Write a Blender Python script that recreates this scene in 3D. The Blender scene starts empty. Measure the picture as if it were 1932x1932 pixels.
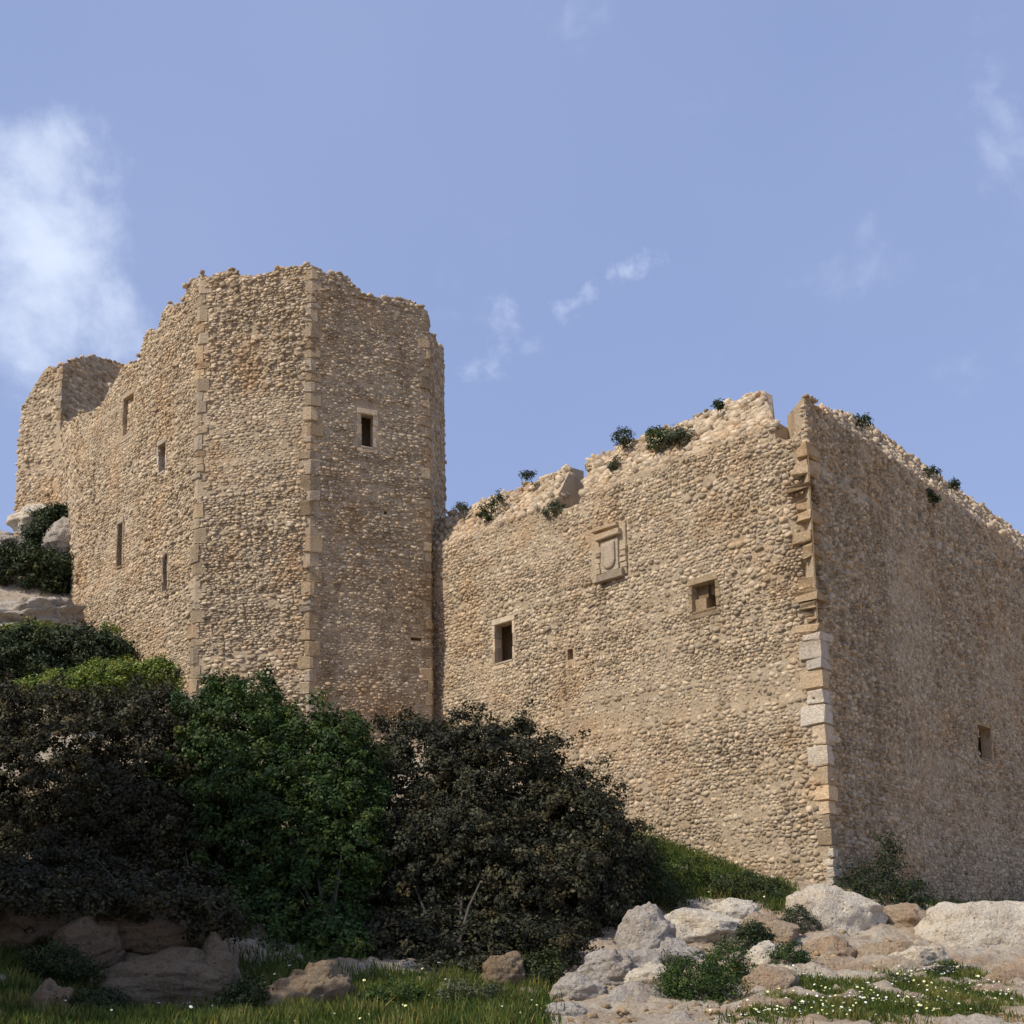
import bpy, bmesh, math, random
import numpy as np
from mathutils import Vector, Matrix, noise

random.seed(7)
rng = np.random.default_rng(7)
R = math.radians
scene = bpy.context.scene
col = scene.collection

# ------------------------------------------------------------------ camera
F = 2400.0; W = 1932.0; V0 = 1439.0         # focal length, picture width, principal row (picture is an upper crop)
PITCH = math.atan(384.0 / F); ROLL = R(-1.1)
EYE = Vector((0, 0, 1.6))
ROT = Matrix.Rotation(math.pi / 2 + PITCH, 3, 'X') @ Matrix.Rotation(ROLL, 3, 'Z')
cd = bpy.data.cameras.new('camera'); cam = bpy.data.objects.new('camera', cd); col.objects.link(cam)
cam.matrix_world = Matrix.Translation(EYE) @ ROT.to_4x4()
cd.sensor_width = 36; cd.lens = 36 * F / W; cd.shift_y = (V0 - W / 2) / W
cd.clip_start = 0.1; cd.clip_end = 5000
scene.camera = cam

# ------------------------------------------------------------------ light
SUN_AZ = Vector((-0.86, -0.51, 0)).normalized(); SUN_EL = R(46)
to_sun = Vector((SUN_AZ.x * math.cos(SUN_EL), SUN_AZ.y * math.cos(SUN_EL), math.sin(SUN_EL)))
sd = bpy.data.lights.new('sun', 'SUN'); sd.energy = 2.4; sd.angle = R(0.8); sd.color = (1, .93, .82)
so = bpy.data.objects.new('sun', sd); col.objects.link(so)
so.rotation_euler = to_sun.to_track_quat('Z', 'Y').to_euler()
scene.view_settings.view_transform = 'Standard'; scene.view_settings.look = 'None'
scene.view_settings.gamma = 1; scene.view_settings.exposure = 0.71
scene.view_settings.use_curve_mapping = False


def ray(u, v):
    return ROT @ Vector(((u - W / 2) / F, -(v - V0) / F, -1))


def at(u, v, Y):
    d = ray(u, v); return EYE + d * (Y / d.y)


world = bpy.data.worlds.new('World'); scene.world = world; world.use_nodes = True
nt = world.node_tree; N = nt.nodes; L = nt.links
for n in list(N): N.remove(n)
wo = N.new('ShaderNodeOutputWorld'); bg = N.new('ShaderNodeBackground'); bg.inputs[1].default_value = 0.1
sky = N.new('ShaderNodeTexSky'); sky.sky_type = 'NISHITA'; sky.sun_disc = False
sky.sun_elevation = SUN_EL; sky.sun_rotation = math.atan2(SUN_AZ.x, SUN_AZ.y)
sky.air_density = 1.0; sky.dust_density = 1.6; sky.ozone_density = 2.0; sky.altitude = 50
tc = N.new('ShaderNodeTexCoord')


def wnode(t, **k):
    n = N.new(t)
    for a, b in k.items(): setattr(n, a, b)
    return n


def wmath(op, a, b=None, clamp=False):
    n = N.new('ShaderNodeMath'); n.operation = op; n.use_clamp = clamp
    for i, x in enumerate((a, b)):
        if x is None: continue
        if isinstance(x, (int, float)): n.inputs[i].default_value = x
        else: L.new(x, n.inputs[i])
    return n.outputs[0]


def wmix(f, a, b):
    n = N.new('ShaderNodeMix'); n.data_type = 'RGBA'
    if isinstance(f, (int, float)): n.inputs[0].default_value = f
    else: L.new(f, n.inputs[0])
    for i, x in ((6, a), (7, b)):
        if isinstance(x, tuple): n.inputs[i].default_value = x
        else: L.new(x, n.inputs[i])
    return n.outputs[2]


# a thin even veil of high haze over the whole sky, then clouds
VEIL = (2.05, 2.60, 4.60, 1)
c0 = wmix(0.66, sky.outputs[0], VEIL)
fine = wnode('ShaderNodeTexNoise'); fine.inputs['Scale'].default_value = 9; fine.inputs['Detail'].default_value = 9
fine.inputs['Roughness'].default_value = .58; fine.inputs['Distortion'].default_value = .25
L.new(tc.outputs['Generated'], fine.inputs['Vector'])
broad = wnode('ShaderNodeTexNoise'); broad.inputs['Scale'].default_value = 2.2; broad.inputs['Detail'].default_value = 3
L.new(tc.outputs['Generated'], broad.inputs['Vector'])


wn = wnode('ShaderNodeTexNoise'); wn.inputs['Scale'].default_value = 16; wn.inputs['Detail'].default_value = 8; wn.inputs['Roughness'].default_value = .62
L.new(tc.outputs['Generated'], wn.inputs['Vector'])
w1 = N.new('ShaderNodeVectorMath'); w1.operation = 'MULTIPLY_ADD'; L.new(wn.outputs['Color'], w1.inputs[0])
w1.inputs[1].default_value = (.09, .09, .09); L.new(tc.outputs['Generated'], w1.inputs[2])
w2 = N.new('ShaderNodeVectorMath'); w2.operation = 'SUBTRACT'; L.new(w1.outputs[0], w2.inputs[0]); w2.inputs[1].default_value = (.045, .045, .045)


def blob(u, v, rad, amt):
    d = ray(u, v).normalized()
    n = N.new('ShaderNodeVectorMath'); n.operation = 'DISTANCE'; L.new(w2.outputs[0], n.inputs[0])
    n.inputs[1].default_value = d
    m = N.new('ShaderNodeMapRange'); m.interpolation_type = 'SMOOTHSTEP'
    L.new(n.outputs['Value'], m.inputs[0]); m.inputs[1].default_value = 0; m.inputs[2].default_value = rad
    m.inputs[3].default_value = amt; m.inputs[4].default_value = 0
    return m.outputs[0]


bias = None
for b in ((95, 320, .075, .40), (130, 400, .07, .34), (20, 420, .10, .36), (90, 520, .10, .35), (210, 610, .075, .37), (130, 300, .05, .36), (20, 590, .10, .34), (-170, 480, .16, .36),
          (1215, 488, .026, .40), (1185, 508, .026, .39), (1150, 530, .024, .37), (1115, 555, .028, .40), (1090, 572, .028, .40), (985, 628, .03, .27), (945, 645, .03, .27), (1890, 270, .05, .20), (230, 80, .06, .13), (1130, 8, .08, .07),
          (500, 305, .02, .14)):
    o = blob(*b); bias = o if bias is None else wmath('MAXIMUM', bias, o)
fb = wmath('ADD', wmath('MULTIPLY', wmath('SUBTRACT', fine.outputs['Fac'], .5), 1.15), .49)
den = wmath('ADD', fb, bias)
mr = N.new('ShaderNodeMapRange'); mr.interpolation_type = 'SMOOTHSTEP'; L.new(den, mr.inputs[0])
mr.inputs[1].default_value = .60; mr.inputs[2].default_value = 1.08; mr.inputs[3].default_value = 0; mr.inputs[4].default_value = .88
hz = N.new('ShaderNodeMapRange'); L.new(broad.outputs['Fac'], hz.inputs[0])
hz.inputs[1].default_value = .35; hz.inputs[2].default_value = .75; hz.inputs[3].default_value = 0; hz.inputs[4].default_value = .16
c1 = wmix(hz.outputs[0], c0, (3.4, 3.9, 5.3, 1))
c2 = wmix(mr.outputs[0], c1, (4.9, 5.5, 6.7, 1))
L.new(c2, bg.inputs[0]); L.new(bg.outputs[0], wo.inputs[0])


# ------------------------------------------------------------------ helpers
def tag(o, label=None, cat=None, group=None, kind=None):
    if label: o['label'] = label
    if cat: o['category'] = cat
    if group: o['group'] = group
    if kind: o['kind'] = kind
    return o


def empty(name, loc, label, cat, group=None):
    o = bpy.data.objects.new(name, None); col.objects.link(o); o.location = loc; o.empty_display_size = .3
    return tag(o, label, cat, group)


def link(name, me, mat=None, parent=None):
    o = bpy.data.objects.new(name, me); col.objects.link(o)
    if mat is not None: me.materials.append(mat)
    if parent is not None:
        o.parent = parent
        p = parent; t = Vector((0, 0, 0))
        while p: t += p.location; p = p.parent
        o.location = -t
    return o


def mesh_np(name, co, loops, sizes, colr=None, smooth=False):
    """co (n,3); loops flat indices; sizes per-face loop counts; colr (n,3) point colour"""
    me = bpy.data.meshes.new(name)
    co = np.asarray(co, dtype=np.float32); loops = np.asarray(loops, dtype=np.int32); sizes = np.asarray(sizes, dtype=np.int32)
    me.vertices.add(len(co)); me.vertices.foreach_set('co', co.ravel())
    me.loops.add(len(loops)); me.loops.foreach_set('vertex_index', loops)
    me.polygons.add(len(sizes))
    st = np.zeros(len(sizes), dtype=np.int32); st[1:] = np.cumsum(sizes)[:-1]
    me.polygons.foreach_set('loop_start', st); me.polygons.foreach_set('loop_total', sizes)
    if smooth: me.polygons.foreach_set('use_smooth', np.ones(len(sizes), dtype=bool))
    if colr is not None:
        a = me.attributes.new('Col', 'FLOAT_COLOR', 'POINT')
        c4 = np.ones((len(co), 4), dtype=np.float32); c4[:, :3] = colr
        a.data.foreach_set('color', c4.ravel())
    me.update(calc_edges=True); me.validate()
    return me


def fbm(x, y, z, oct=4):
    return noise.fractal(Vector((x, y, z)), 1.0, 2.0, oct)


# ------------------------------------------------------------------ materials
def mat_new(name):
    m = bpy.data.materials.new(name); m.use_nodes = True
    n = m.node_tree.nodes; b = n['Principled BSDF']; b.inputs['Roughness'].default_value = .92
    b.inputs['Specular IOR Level'].default_value = .15
    return m, m.node_tree, n, m.node_tree.links, b


class NB:
    """tiny node helper"""
    def __init__(s, nt): s.nt = nt; s.n = nt.nodes; s.l = nt.links
    def pos(s):
        return s.n.new('ShaderNodeNewGeometry').outputs['Position']
    def attr(s):
        a = s.n.new('ShaderNodeAttribute'); a.attribute_name = 'Col'
        sp = s.n.new('ShaderNodeSeparateColor'); s.l.new(a.outputs['Color'], sp.inputs[0]); return sp.outputs
    def noise(s, vec, scale, detail=4, rough=.55, dist=0):
        t = s.n.new('ShaderNodeTexNoise'); s.l.new(vec, t.inputs['Vector'])
        t.inputs['Scale'].default_value = scale; t.inputs['Detail'].default_value = detail
        t.inputs['Roughness'].default_value = rough; t.inputs['Distortion'].default_value = dist
        return t.outputs['Fac']
    def vor(s, vec, scale, feat='F1'):
        t = s.n.new('ShaderNodeTexVoronoi'); t.feature = feat; s.l.new(vec, t.inputs['Vector']); t.inputs['Scale'].default_value = scale
        return t.outputs['Distance']
    def rng(s, x, a, b, c=0, d=1):
        m = s.n.new('ShaderNodeMapRange'); s.l.new(x, m.inputs[0])
        for i, k in enumerate((a, b, c, d)): m.inputs[i + 1].default_value = k
        return m.outputs[0]
    def mix(s, f, a, b, mode='MIX'):
        m = s.n.new('ShaderNodeMix'); m.data_type = 'RGBA'; m.blend_type = mode
        if isinstance(f, (int, float)): m.inputs[0].default_value = f
        else: s.l.new(f, m.inputs[0])
        for i, x in ((6, a), (7, b)):
            if isinstance(x, tuple): m.inputs[i].default_value = (*x, 1) if len(x) == 3 else x
            else: s.l.new(x, m.inputs[i])
        return m.outputs[2]
    def gray(s, x):
        c = s.n.new('ShaderNodeCombineColor')
        for i in range(3): s.l.new(x, c.inputs[i])
        return c.outputs[0]
    def math(s, op, a, b):
        m = s.n.new('ShaderNodeMath'); m.operation = op
        for i, x in enumerate((a, b)):
            if isinstance(x, (int, float)): m.inputs[i].default_value = x
            else: s.l.new(x, m.inputs[i])
        return m.outputs[0]
    def bump(s, h, strength, dist, bsdf):
        b = s.n.new('ShaderNodeBump'); b.inputs['Strength'].default_value = strength; b.inputs['Distance'].default_value = dist
        s.l.new(h, b.inputs['Height']); s.l.new(b.outputs[0], bsdf.inputs['Normal'])


def stone_mat(name, ca, cb, stain, stain2, lo=.62, hi=1.34, amt=.5):
    m, nt, n, l, b = mat_new(name); k = NB(nt); p = k.pos(); a = k.attr()
    base = k.mix(a[1], ca, cb)
    base = k.mix(1, base, k.gray(k.rng(a[0], 0, 1, lo, hi)), 'MULTIPLY')
    st = k.rng(k.noise(p, .55, 6, .68), .5, .68, 0, amt)
    base = k.mix(st, base, k.mix(1, base, stain, 'MULTIPLY'))
    s2 = k.rng(k.noise(p, 1.1, 6, .7), .52, .68, 0, .7)
    base = k.mix(s2, base, k.mix(1, base, stain2, 'MULTIPLY'))
    mp = nt.nodes.new('ShaderNodeMapping'); mp.inputs['Scale'].default_value = (1.6, 1.6, .22); nt.links.new(p, mp.inputs[0])
    s3 = k.rng(k.noise(mp.outputs[0], 1.0, 6, .7), .52, .68, 0, .6)          # rain streaks
    base = k.mix(s3, base, k.mix(1, base, (.62, .58, .54), 'MULTIPLY'))
    mh = nt.nodes.new('ShaderNodeMapping'); mh.inputs['Scale'].default_value = (.25, .25, 3.2); nt.links.new(p, mh.inputs[0])
    s4 = k.rng(k.noise(mh.outputs[0], 1.0, 5, .65), .5, .7, 0, .4)            # building courses of slightly different stone
    base = k.mix(s4, base, k.mix(1, base, (.80, .76, .72), 'MULTIPLY'))
    s5 = k.rng(k.noise(p, 2.6, 7, .75), .6, .74, 0, .55)                       # grey lichen
    base = k.mix(s5, base, (.30, .285, .23))
    sp = k.rng(k.noise(p, 18, 6, .7), .32, .68, .70, 1.25)
    base = k.mix(1, base, k.gray(sp), 'MULTIPLY')
    l.new(base, b.inputs['Base Color'])
    k.bump(k.noise(p, 16, 8, .7), .9, .06, b)
    return m


M_STONE = stone_mat('rubble_stone', (.54, .41, .258), (.56, .455, .325), (1.10, .86, .62), (.72, .72, .72))
M_MORTAR = stone_mat('lime_mortar', (.48, .37, .235), (.52, .41, .28), (1.1, .86, .64), (.75, .74, .74))
M_QUOIN = stone_mat('dressed_block', (.43, .325, .205), (.42, .34, .245), (1.1, .88, .66), (.62, .62, .64), .72, 1.2)
M_OCHRE = stone_mat('weathered_ochre_block', (.41, .29, .17), (.45, .34, .21), (1.05, .82, .6), (.6, .56, .52), .65, 1.25)
M_PALE = stone_mat('pale_limestone', (.53, .45, .34), (.56, .49, .39), (1.04, .9, .78), (.62, .62, .63), .75, 1.2)


def rock_mat(name, light, warm, dark, warm_amt=.6):
    m, nt, n, l, b = mat_new(name); k = NB(nt); p = k.pos()
    base = k.mix(k.rng(k.noise(p, 1.1, 6, .62), .42, .66, 0, warm_amt), light, warm)
    base = k.mix(k.rng(k.noise(p, 3.0, 8, .75), .54, .64, 0, .6), base, dark)
    pit = k.rng(k.noise(p, 8, 6, .7), .32, .42, .5, 1.0)
    base = k.mix(1, base, k.gray(pit), 'MULTIPLY')
    sp = k.rng(k.noise(p, 26, 5, .65), .3, .7, .72, 1.2)
    base = k.mix(1, base, k.gray(sp), 'MULTIPLY')
    l.new(base, b.inputs['Base Color'])
    h = k.math('ADD', k.noise(p, 9, 8, .7), k.math('MULTIPLY', k.rng(k.vor(p, 7), 0, .3, 0, 1), .35))
    k.bump(h, 1, .14, b)
    return m


M_ROCK_W = rock_mat('pale_boulder_rock', (.78, .69, .54), (.62, .45, .27), (.36, .30, .23), .5)
M_ROCK_G = rock_mat('grey_outcrop_rock', (.54, .48, .40), (.44, .32, .22), (.22, .19, .16), .5)
M_ROCK_O = rock_mat('ochre_ledge_rock', (.48, .37, .25), (.42, .25, .14), (.22, .16, .12), .8)
M_ROCK_D = rock_mat('brown_bank_rock', (.31, .235, .155), (.30, .185, .095), (.13, .10, .075), .7)

m, nt_, n_, l_, b_ = mat_new('hillside_earth'); k = NB(nt_); p = k.pos()
base = k.mix(k.rng(k.noise(p, .6, 6, .6), .4, .6), (.44, .33, .22), (.54, .46, .35))
base = k.mix(k.rng(k.noise(p, 1.9, 6, .7), .52, .66, 0, .8), base, (.32, .21, .13))
base = k.mix(k.rng(k.noise(p, 4.5, 6, .7), .55, .7, 0, .6), base, (.17, .15, .07))
base = k.mix(1, base, k.gray(k.rng(k.noise(p, 14, 6, .7), .3, .7, .65, 1.2)), 'MULTIPLY')
l_.new(base, b_.inputs['Base Color']); k.bump(k.noise(p, 9, 8, .7), 1, .1, b_)
M_EARTH = m


def leaf_mat(name, dark, mid, light, trans=.25):
    m, nt, n, l, b = mat_new(name); k = NB(nt); a = k.attr()
    base = k.mix(k.rng(a[0], 0, .6), dark, mid)
    base = k.mix(k.rng(a[0], .6, 1), base, light)
    base = k.mix(k.rng(a[2], .6, .95, 0, .8), base, k.mix(1, base, (1.55, 1.1, .75), 'MULTIPLY'))
    base = k.mix(1, base, k.gray(k.rng(a[1], 0, 1, .6, 1.35)), 'MULTIPLY')
    l.new(base, b.inputs['Base Color']); b.inputs['Roughness'].default_value = .6; b.inputs['Specular IOR Level'].default_value = .25
    t = n.new('ShaderNodeBsdfTranslucent'); l.new(base, t.inputs[0])
    mx = n.new('ShaderNodeMixShader'); mx.inputs[0].default_value = trans
    l.new(b.outputs[0], mx.inputs[1]); l.new(t.outputs[0], mx.inputs[2]); l.new(mx.outputs[0], n['Material Output'].inputs[0])
    return m


M_LEAF_G = leaf_mat('fresh_green_leaf', (.020, .042, .011), (.052, .096, .020), (.115, .165, .034))
M_LEAF_D = leaf_mat('dark_olive_leaf', (.020, .023, .012), (.045, .046, .022), (.095, .088, .042), .15)
M_LEAF_B = leaf_mat('brown_olive_leaf', (.027, .026, .012), (.055, .053, .025), (.10, .096, .045), .15)
M_LEAF_H = leaf_mat('hillside_scrub_leaf', (.018, .030, .010), (.036, .056, .018), (.062, .080, .026), .15)
M_LEAF_Y = leaf_mat('spring_herb_leaf', (.08, .13, .018), (.17, .23, .035), (.34, .36, .08))
M_LEAF_S = leaf_mat('grey_green_leaf', (.05, .065, .035), (.09, .11, .06), (.14, .16, .09))
M_GRASS = leaf_mat('grass_blade', (.035, .065, .010), (.09, .135, .024), (.25, .24, .07), .3)
M_DRY = leaf_mat('dry_grass_blade', (.16, .13, .05), (.26, .21, .09), (.38, .31, .16), .3)
m, nt_, n_, l_, b_ = mat_new('grey_bark'); k = NB(nt_); p = k.pos()
l_.new(k.mix(k.noise(p, 12, 5), (.05, .042, .034), (.12, .10, .085)), b_.inputs['Base Color']); M_BARK = m
m, nt_, n_, l_, b_ = mat_new('flower_petal'); k = NB(nt_); a = k.attr()
l_.new(k.mix(k.rng(a[0], .55, .6), (.80, .79, .70), (.80, .76, .35)), b_.inputs['Base Color']); M_FLOWER = m

# ------------------------------------------------------------------ plan of the castle (from sight lines)
HZ = lambda u: u
def hdir(u):
    """horizontal direction through picture column u, taken near mid height"""
    d = ray(u, 1000); return Vector((d.x, d.y, 0))


def vpdir(deg):       # degrees right of straight ahead
    return Vector((math.sin(R(deg)), math.cos(R(deg)), 0))


def cross_col(P, d, u):
    """point where line P + t d meets the picture column u"""
    e = hdir(u); # P + t d = s e
    A = np.array([[d.x, -e.x], [d.y, -e.y]]); t, s = np.linalg.solve(A, np.array([-P.x, -P.y]))
    return P + d * float(t)


q = at(1545, 1200, 30.0); KC = Vector((q.x, q.y, 0))           # bastion corner
DL = vpdir(-44.5); DR = vpdir(39.9)
KL = cross_col(KC, DL, 822) ; KR = KC + DR * 26
dE = vpdir(5)
D_ = KL - dE * 0.9; e = hdir(811); D_ = Vector((e.x / e.y * (KL.y - .45), KL.y - .45, 0))
C_ = cross_col(D_, vpdir(65 - 180), 585)
B_ = cross_col(C_, vpdir(-78), 371)
A_ = cross_col(B_, vpdir(-42.5), 147)
E_ = cross_col(D_, dE, 841)
A2 = cross_col(A_, vpdir(-30), 106)
Q_ = cross_col(A2, vpdir(-62), 27)
S_ = cross_col(A2, vpdir(24), 232)
print('plan', [tuple(round(c, 1) for c in x[:2]) for x in (KC, KL, KR, D_, C_, B_, A_, E_, A2, Q_, S_)])


class Face:
    ledges = (); rec = None
    def __init__(s, P0, P1, name='wall'):
        s.P0 = Vector((P0.x, P0.y, 0)); s.U = (Vector((P1.x, P1.y, 0)) - s.P0); s.L = s.U.length; s.U.normalize()
        s.N = Vector((s.U.y, -s.U.x, 0))
        if s.N.dot(-s.P0) < 0: s.N = -s.N
        s.V = Vector((0, 0, 1)); s.seed = random.random() * 100; s.ero = None
    def pix(s, u, v):
        d = ray(u, v); t = (s.P0 - EYE).dot(s.N) / d.dot(s.N); p = EYE + d * t
        return ((p - s.P0).dot(s.U), p.z)
    def w(s, a, z):
        x = .06 * noise.noise(Vector((a * .45 + s.seed, z * .45, 3))) + .025 * noise.noise(Vector((a * 1.6, z * 1.6, s.seed)))
        x += .022 * noise.noise(Vector((a * .12, z * 2.6, s.seed + 7))) + .012 * noise.noise(Vector((a * .3, z * 6.5, s.seed + 3)))
        for zl, d_ in s.ledges: x += d_ * max(0, min(1, (zl + .12 * noise.noise(Vector((a * .6, 0, zl))) - z) / .05))
        x *= max(0, min(1, a / .5, (s.L - a) / .5))
        if s.ero: x += s.ero(a, z)
        return x
    def pt(s, a, z, off=0):
        return s.P0 + s.U * a + s.V * z + s.N * off


class Slope(Face):
    """inclined sheet: starts on a face at height z0, leans back"""
    def __init__(s, face, a0, z0, set_, rise):
        s.P0 = face.pt(a0, z0); s.U = face.U; n = math.hypot(set_, rise)
        s.V = (face.N * -set_ + Vector((0, 0, rise))) / n; s.len = n
        s.N = s.U.cross(s.V); s.seed = random.random() * 100; s.ero = None
        if s.N.dot(face.N) < 0: s.N = -s.N
        s.L = 99


F_AB = Face(B_, A_); F_BC = Face(B_, C_); F_CD = Face(C_, D_); F_DE = Face(D_, E_)
F_AA = Face(A_, A2); F_T1 = Face(A2, Q_); F_T2 = Face(A2, S_)
F_BL = Face(KC, KC + DL * ((KL - KC).length + 1.2)); F_BR = Face(KC, KR)

# ------------------------------------------------------------------ terrain
def onf(f, u, v):
    a, z = f.pix(u, v); p = f.pt(a, z, .1); return (p.x, p.y, p.z)


ctrl = [onf(F_BL, 1562, 1672), onf(F_BL, 1453, 1664), onf(F_BL, 1388, 1640), onf(F_BL, 1300, 1606), onf(F_BL, 1200, 1572), onf(F_BL, 1000, 1470), onf(F_BL, 840, 1400),
        onf(F_BR, 1640, 1690), onf(F_BR, 1760, 1706), onf(F_BR, 1850, 1706), onf(F_BR, 1932, 1708), onf(F_BR, 2050, 1710),
        onf(F_CD, 800, 1395), onf(F_CD, 700, 1400), onf(F_CD, 595, 1400), onf(F_BC, 480, 1360), onf(F_AB, 365, 1310), onf(F_AB, 300, 1270),
        onf(F_AB, 240, 1235), onf(F_AB, 170, 1180)]
for u, v, Y in [(140, 1130, 46.2), (100, 1075, 47.5), (40, 1080, 47), (0, 1075, 47), (-120, 1030, 47), (60, 1165, 43.5), (-60, 1175, 42.5), (0, 1230, 39), (160, 1250, 38.5),
                (0, 1330, 35), (180, 1330, 34.5), (330, 1400, 33), (560, 1480, 32), (800, 1520, 32), (1000, 1560, 31.5), (1100, 1620, 30),
                (0, 1560, 29), (200, 1640, 28), (450, 1700, 27), (700, 1740, 27), (950, 1740, 27), (1130, 1740, 26.5),
                (0, 1730, 24), (-150, 1730, 24), (300, 1760, 23.2), (300, 1905, 21.3), (200, 1895, 21.3), (400, 1905, 21.2), (400, 1770, 23.0), (180, 1750, 23.4), (500, 1850, 22), (100, 1835, 21.8), (0, 1790, 22.9), (0, 1860, 20), (300, 1925, 18.8), (0, 1932, 18), (-200, 1932, 18),
                (600, 1905, 20), (800, 1890, 20.5), (1000, 1905, 20), (750, 1932, 18.5), (1100, 1880, 22), (1200, 1830, 24), (1290, 1760, 26.5), (1400, 1730, 27.5), (1250, 1690, 29), (1300, 1655, 30.5), (1450, 1700, 28.7),
                (1150, 1932, 18.5), (1300, 1910, 20), (1420, 1840, 22.5), (1500, 1790, 25), (1560, 1850, 22.3), (1700, 1860, 22), (1650, 1780, 26), (1720, 1740, 28),
                (1850, 1870, 21.5), (1932, 1860, 22), (1900, 1800, 25), (1450, 1932, 18), (1700, 1932, 18), (1932, 1932, 18), (2100, 1932, 18), (2100, 1860, 22)]:
    q = at(u, v, Y); ctrl.append((q.x, q.y, q.z))
ctrl += [(0, 4, 0), (0, -8, 0), (-12, 4, .1), (12, 4, 0), (6, 11, .4), (-6, 11, .4), (0, 13, .55), (-14, 14, 1), (14, 13, .6), (26, 22, 1.6), (26, 10, .5), (30, 40, 3.4), (24, 33, 3.3),
         (-22, 26, 6), (-24, 36, 10.5), (-24, 46, 15), (-26, 56, 15), (-15, 56, 15), (-6, 44, 9.5), (-9, 50, 13), (-2, 50, 9), (10, 42, 5), (20, 52, 4), (0, 62, 9), (34, 60, 3)]
cp = np.array(ctrl); CX = cp[:, :2]; CZ = cp[:, 2]
def _phi(d): return d * d * np.log(d + 1e-6)
_n = len(cp); dm = np.linalg.norm(CX[:, None] - CX[None], axis=2)
AA = np.zeros((_n + 3, _n + 3)); AA[:_n, :_n] = _phi(dm) + np.eye(_n) * .25
AA[:_n, _n] = 1; AA[:_n, _n + 1:] = CX; AA[_n, :_n] = 1; AA[_n + 1:, :_n] = CX.T
SOL = np.linalg.solve(AA, np.concatenate([CZ, [0, 0, 0]]))


def ground_np(x, y):
    x = np.atleast_1d(np.asarray(x, float)); y = np.atleast_1d(np.asarray(y, float))
    xc = np.clip(x, -27, 33); yc = np.clip(y, -8, 62)
    d = np.sqrt((xc[:, None] - CX[None, :, 0]) ** 2 + (yc[:, None] - CX[None, :, 1]) ** 2)
    z = _phi(d) @ SOL[:_n] + SOL[_n] + SOL[_n + 1] * xc + SOL[_n + 2] * yc
    far = np.hypot(x - xc, y - yc)
    t = np.clip(far / 120, 0, 1); t = t * t * (3 - 2 * t)
    return z * (1 - t) + (-6.0) * t


_lx = np.arange(-27, 33.01, .25); _ly = np.arange(-8, 62.01, .25); _LX, _LY = np.meshgrid(_lx, _ly)
_LZ = np.concatenate([ground_np(a_, b_) for a_, b_ in zip(_LX, _LY)]).reshape(_LX.shape)


def ground(x, y):
    if not (-27 < x < 32.7 and -8 < y < 61.7): return float(ground_np(x, y)[0])
    fx_, fy_ = (x + 27) / .25, (y + 8) / .25; i, j = int(fx_), int(fy_); fx_ -= i; fy_ -= j
    return float((_LZ[j, i] * (1 - fx_) + _LZ[j, i + 1] * fx_) * (1 - fy_) + (_LZ[j + 1, i] * (1 - fx_) + _LZ[j + 1, i + 1] * fx_) * fy_)



def hit(u, v, y0=12, y1=60):
    Y = np.arange(y0, y1, .1); d = ray(u, v)
    X = EYE.x + d.x / d.y * Y; Z = EYE.z + d.z / d.y * Y
    g = ground_np(X, Y); i = np.argmax(g > Z) if (g > Z).any() else len(Y) - 1
    return Vector((X[i], Y[i], g[i]))


gx = np.concatenate([-np.geomspace(2500, 30, 22), np.arange(-28, -9, .5), np.arange(-9, 14, .09), np.arange(14, 32.01, .5), np.geomspace(34, 2500, 22)])
gy = np.concatenate([-np.geomspace(2500, 12, 18), np.arange(-8, 12, 1.0), np.arange(12, 31, .09), np.arange(31, 62, .4), np.geomspace(64, 3000, 22)])
GX, GY = np.meshgrid(gx, gy); fx, fy = GX.ravel(), GY.ravel()
gz = np.concatenate([ground_np(fx[i:i + 20000], fy[i:i + 20000]) for i in range(0, len(fx), 20000)])
for i in range(len(fx)):
    if -28 < fx[i] < 32 and 8 < fy[i] < 62:
        gz[i] += .13 * noise.noise(Vector((fx[i] * .8, fy[i] * .8, 0))) + .07 * noise.noise(Vector((fx[i] * 2.3, fy[i] * 2.3, 5))) + .06 * noise.noise(Vector((fx[i] * 5.0, fy[i] * 5.0, 9))) + .03 * noise.noise(Vector((fx[i] * 11, fy[i] * 11, 2)))
        if fy[i] < 30:
            wr = min(1, max(0, (fx[i] - .02 * fy[i]) / 1.5)) * min(1, max(0, (fy[i] - 19) / 2)) * min(1, max(0, (29 - fy[i]) / 1.5)) + .5 * min(1, max(0, -fx[i] / 2)) * min(1, max(0, (fy[i] - 18) / 2))
            gz[i] += wr * (.28 * (.3 - abs(noise.noise(Vector((fx[i] * 1.3, fy[i] * 1.3, 21))))) + .14 * (.3 - abs(noise.noise(Vector((fx[i] * 3.1, fy[i] * 3.1, 23))))))
nx, ny = len(gx), len(gy); idx = np.arange(nx * ny).reshape(ny, nx)
quads = np.stack([idx[:-1, :-1], idx[:-1, 1:], idx[1:, 1:], idx[1:, :-1]], -1).reshape(-1, 4)
me = mesh_np('hillside', np.stack([fx, fy, gz], 1), quads.ravel(), np.full(len(quads), 4), smooth=True)
tag(link('hillside', me, M_EARTH), 'earthy limestone hillside rising to the castle walls', kind='structure')

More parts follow.
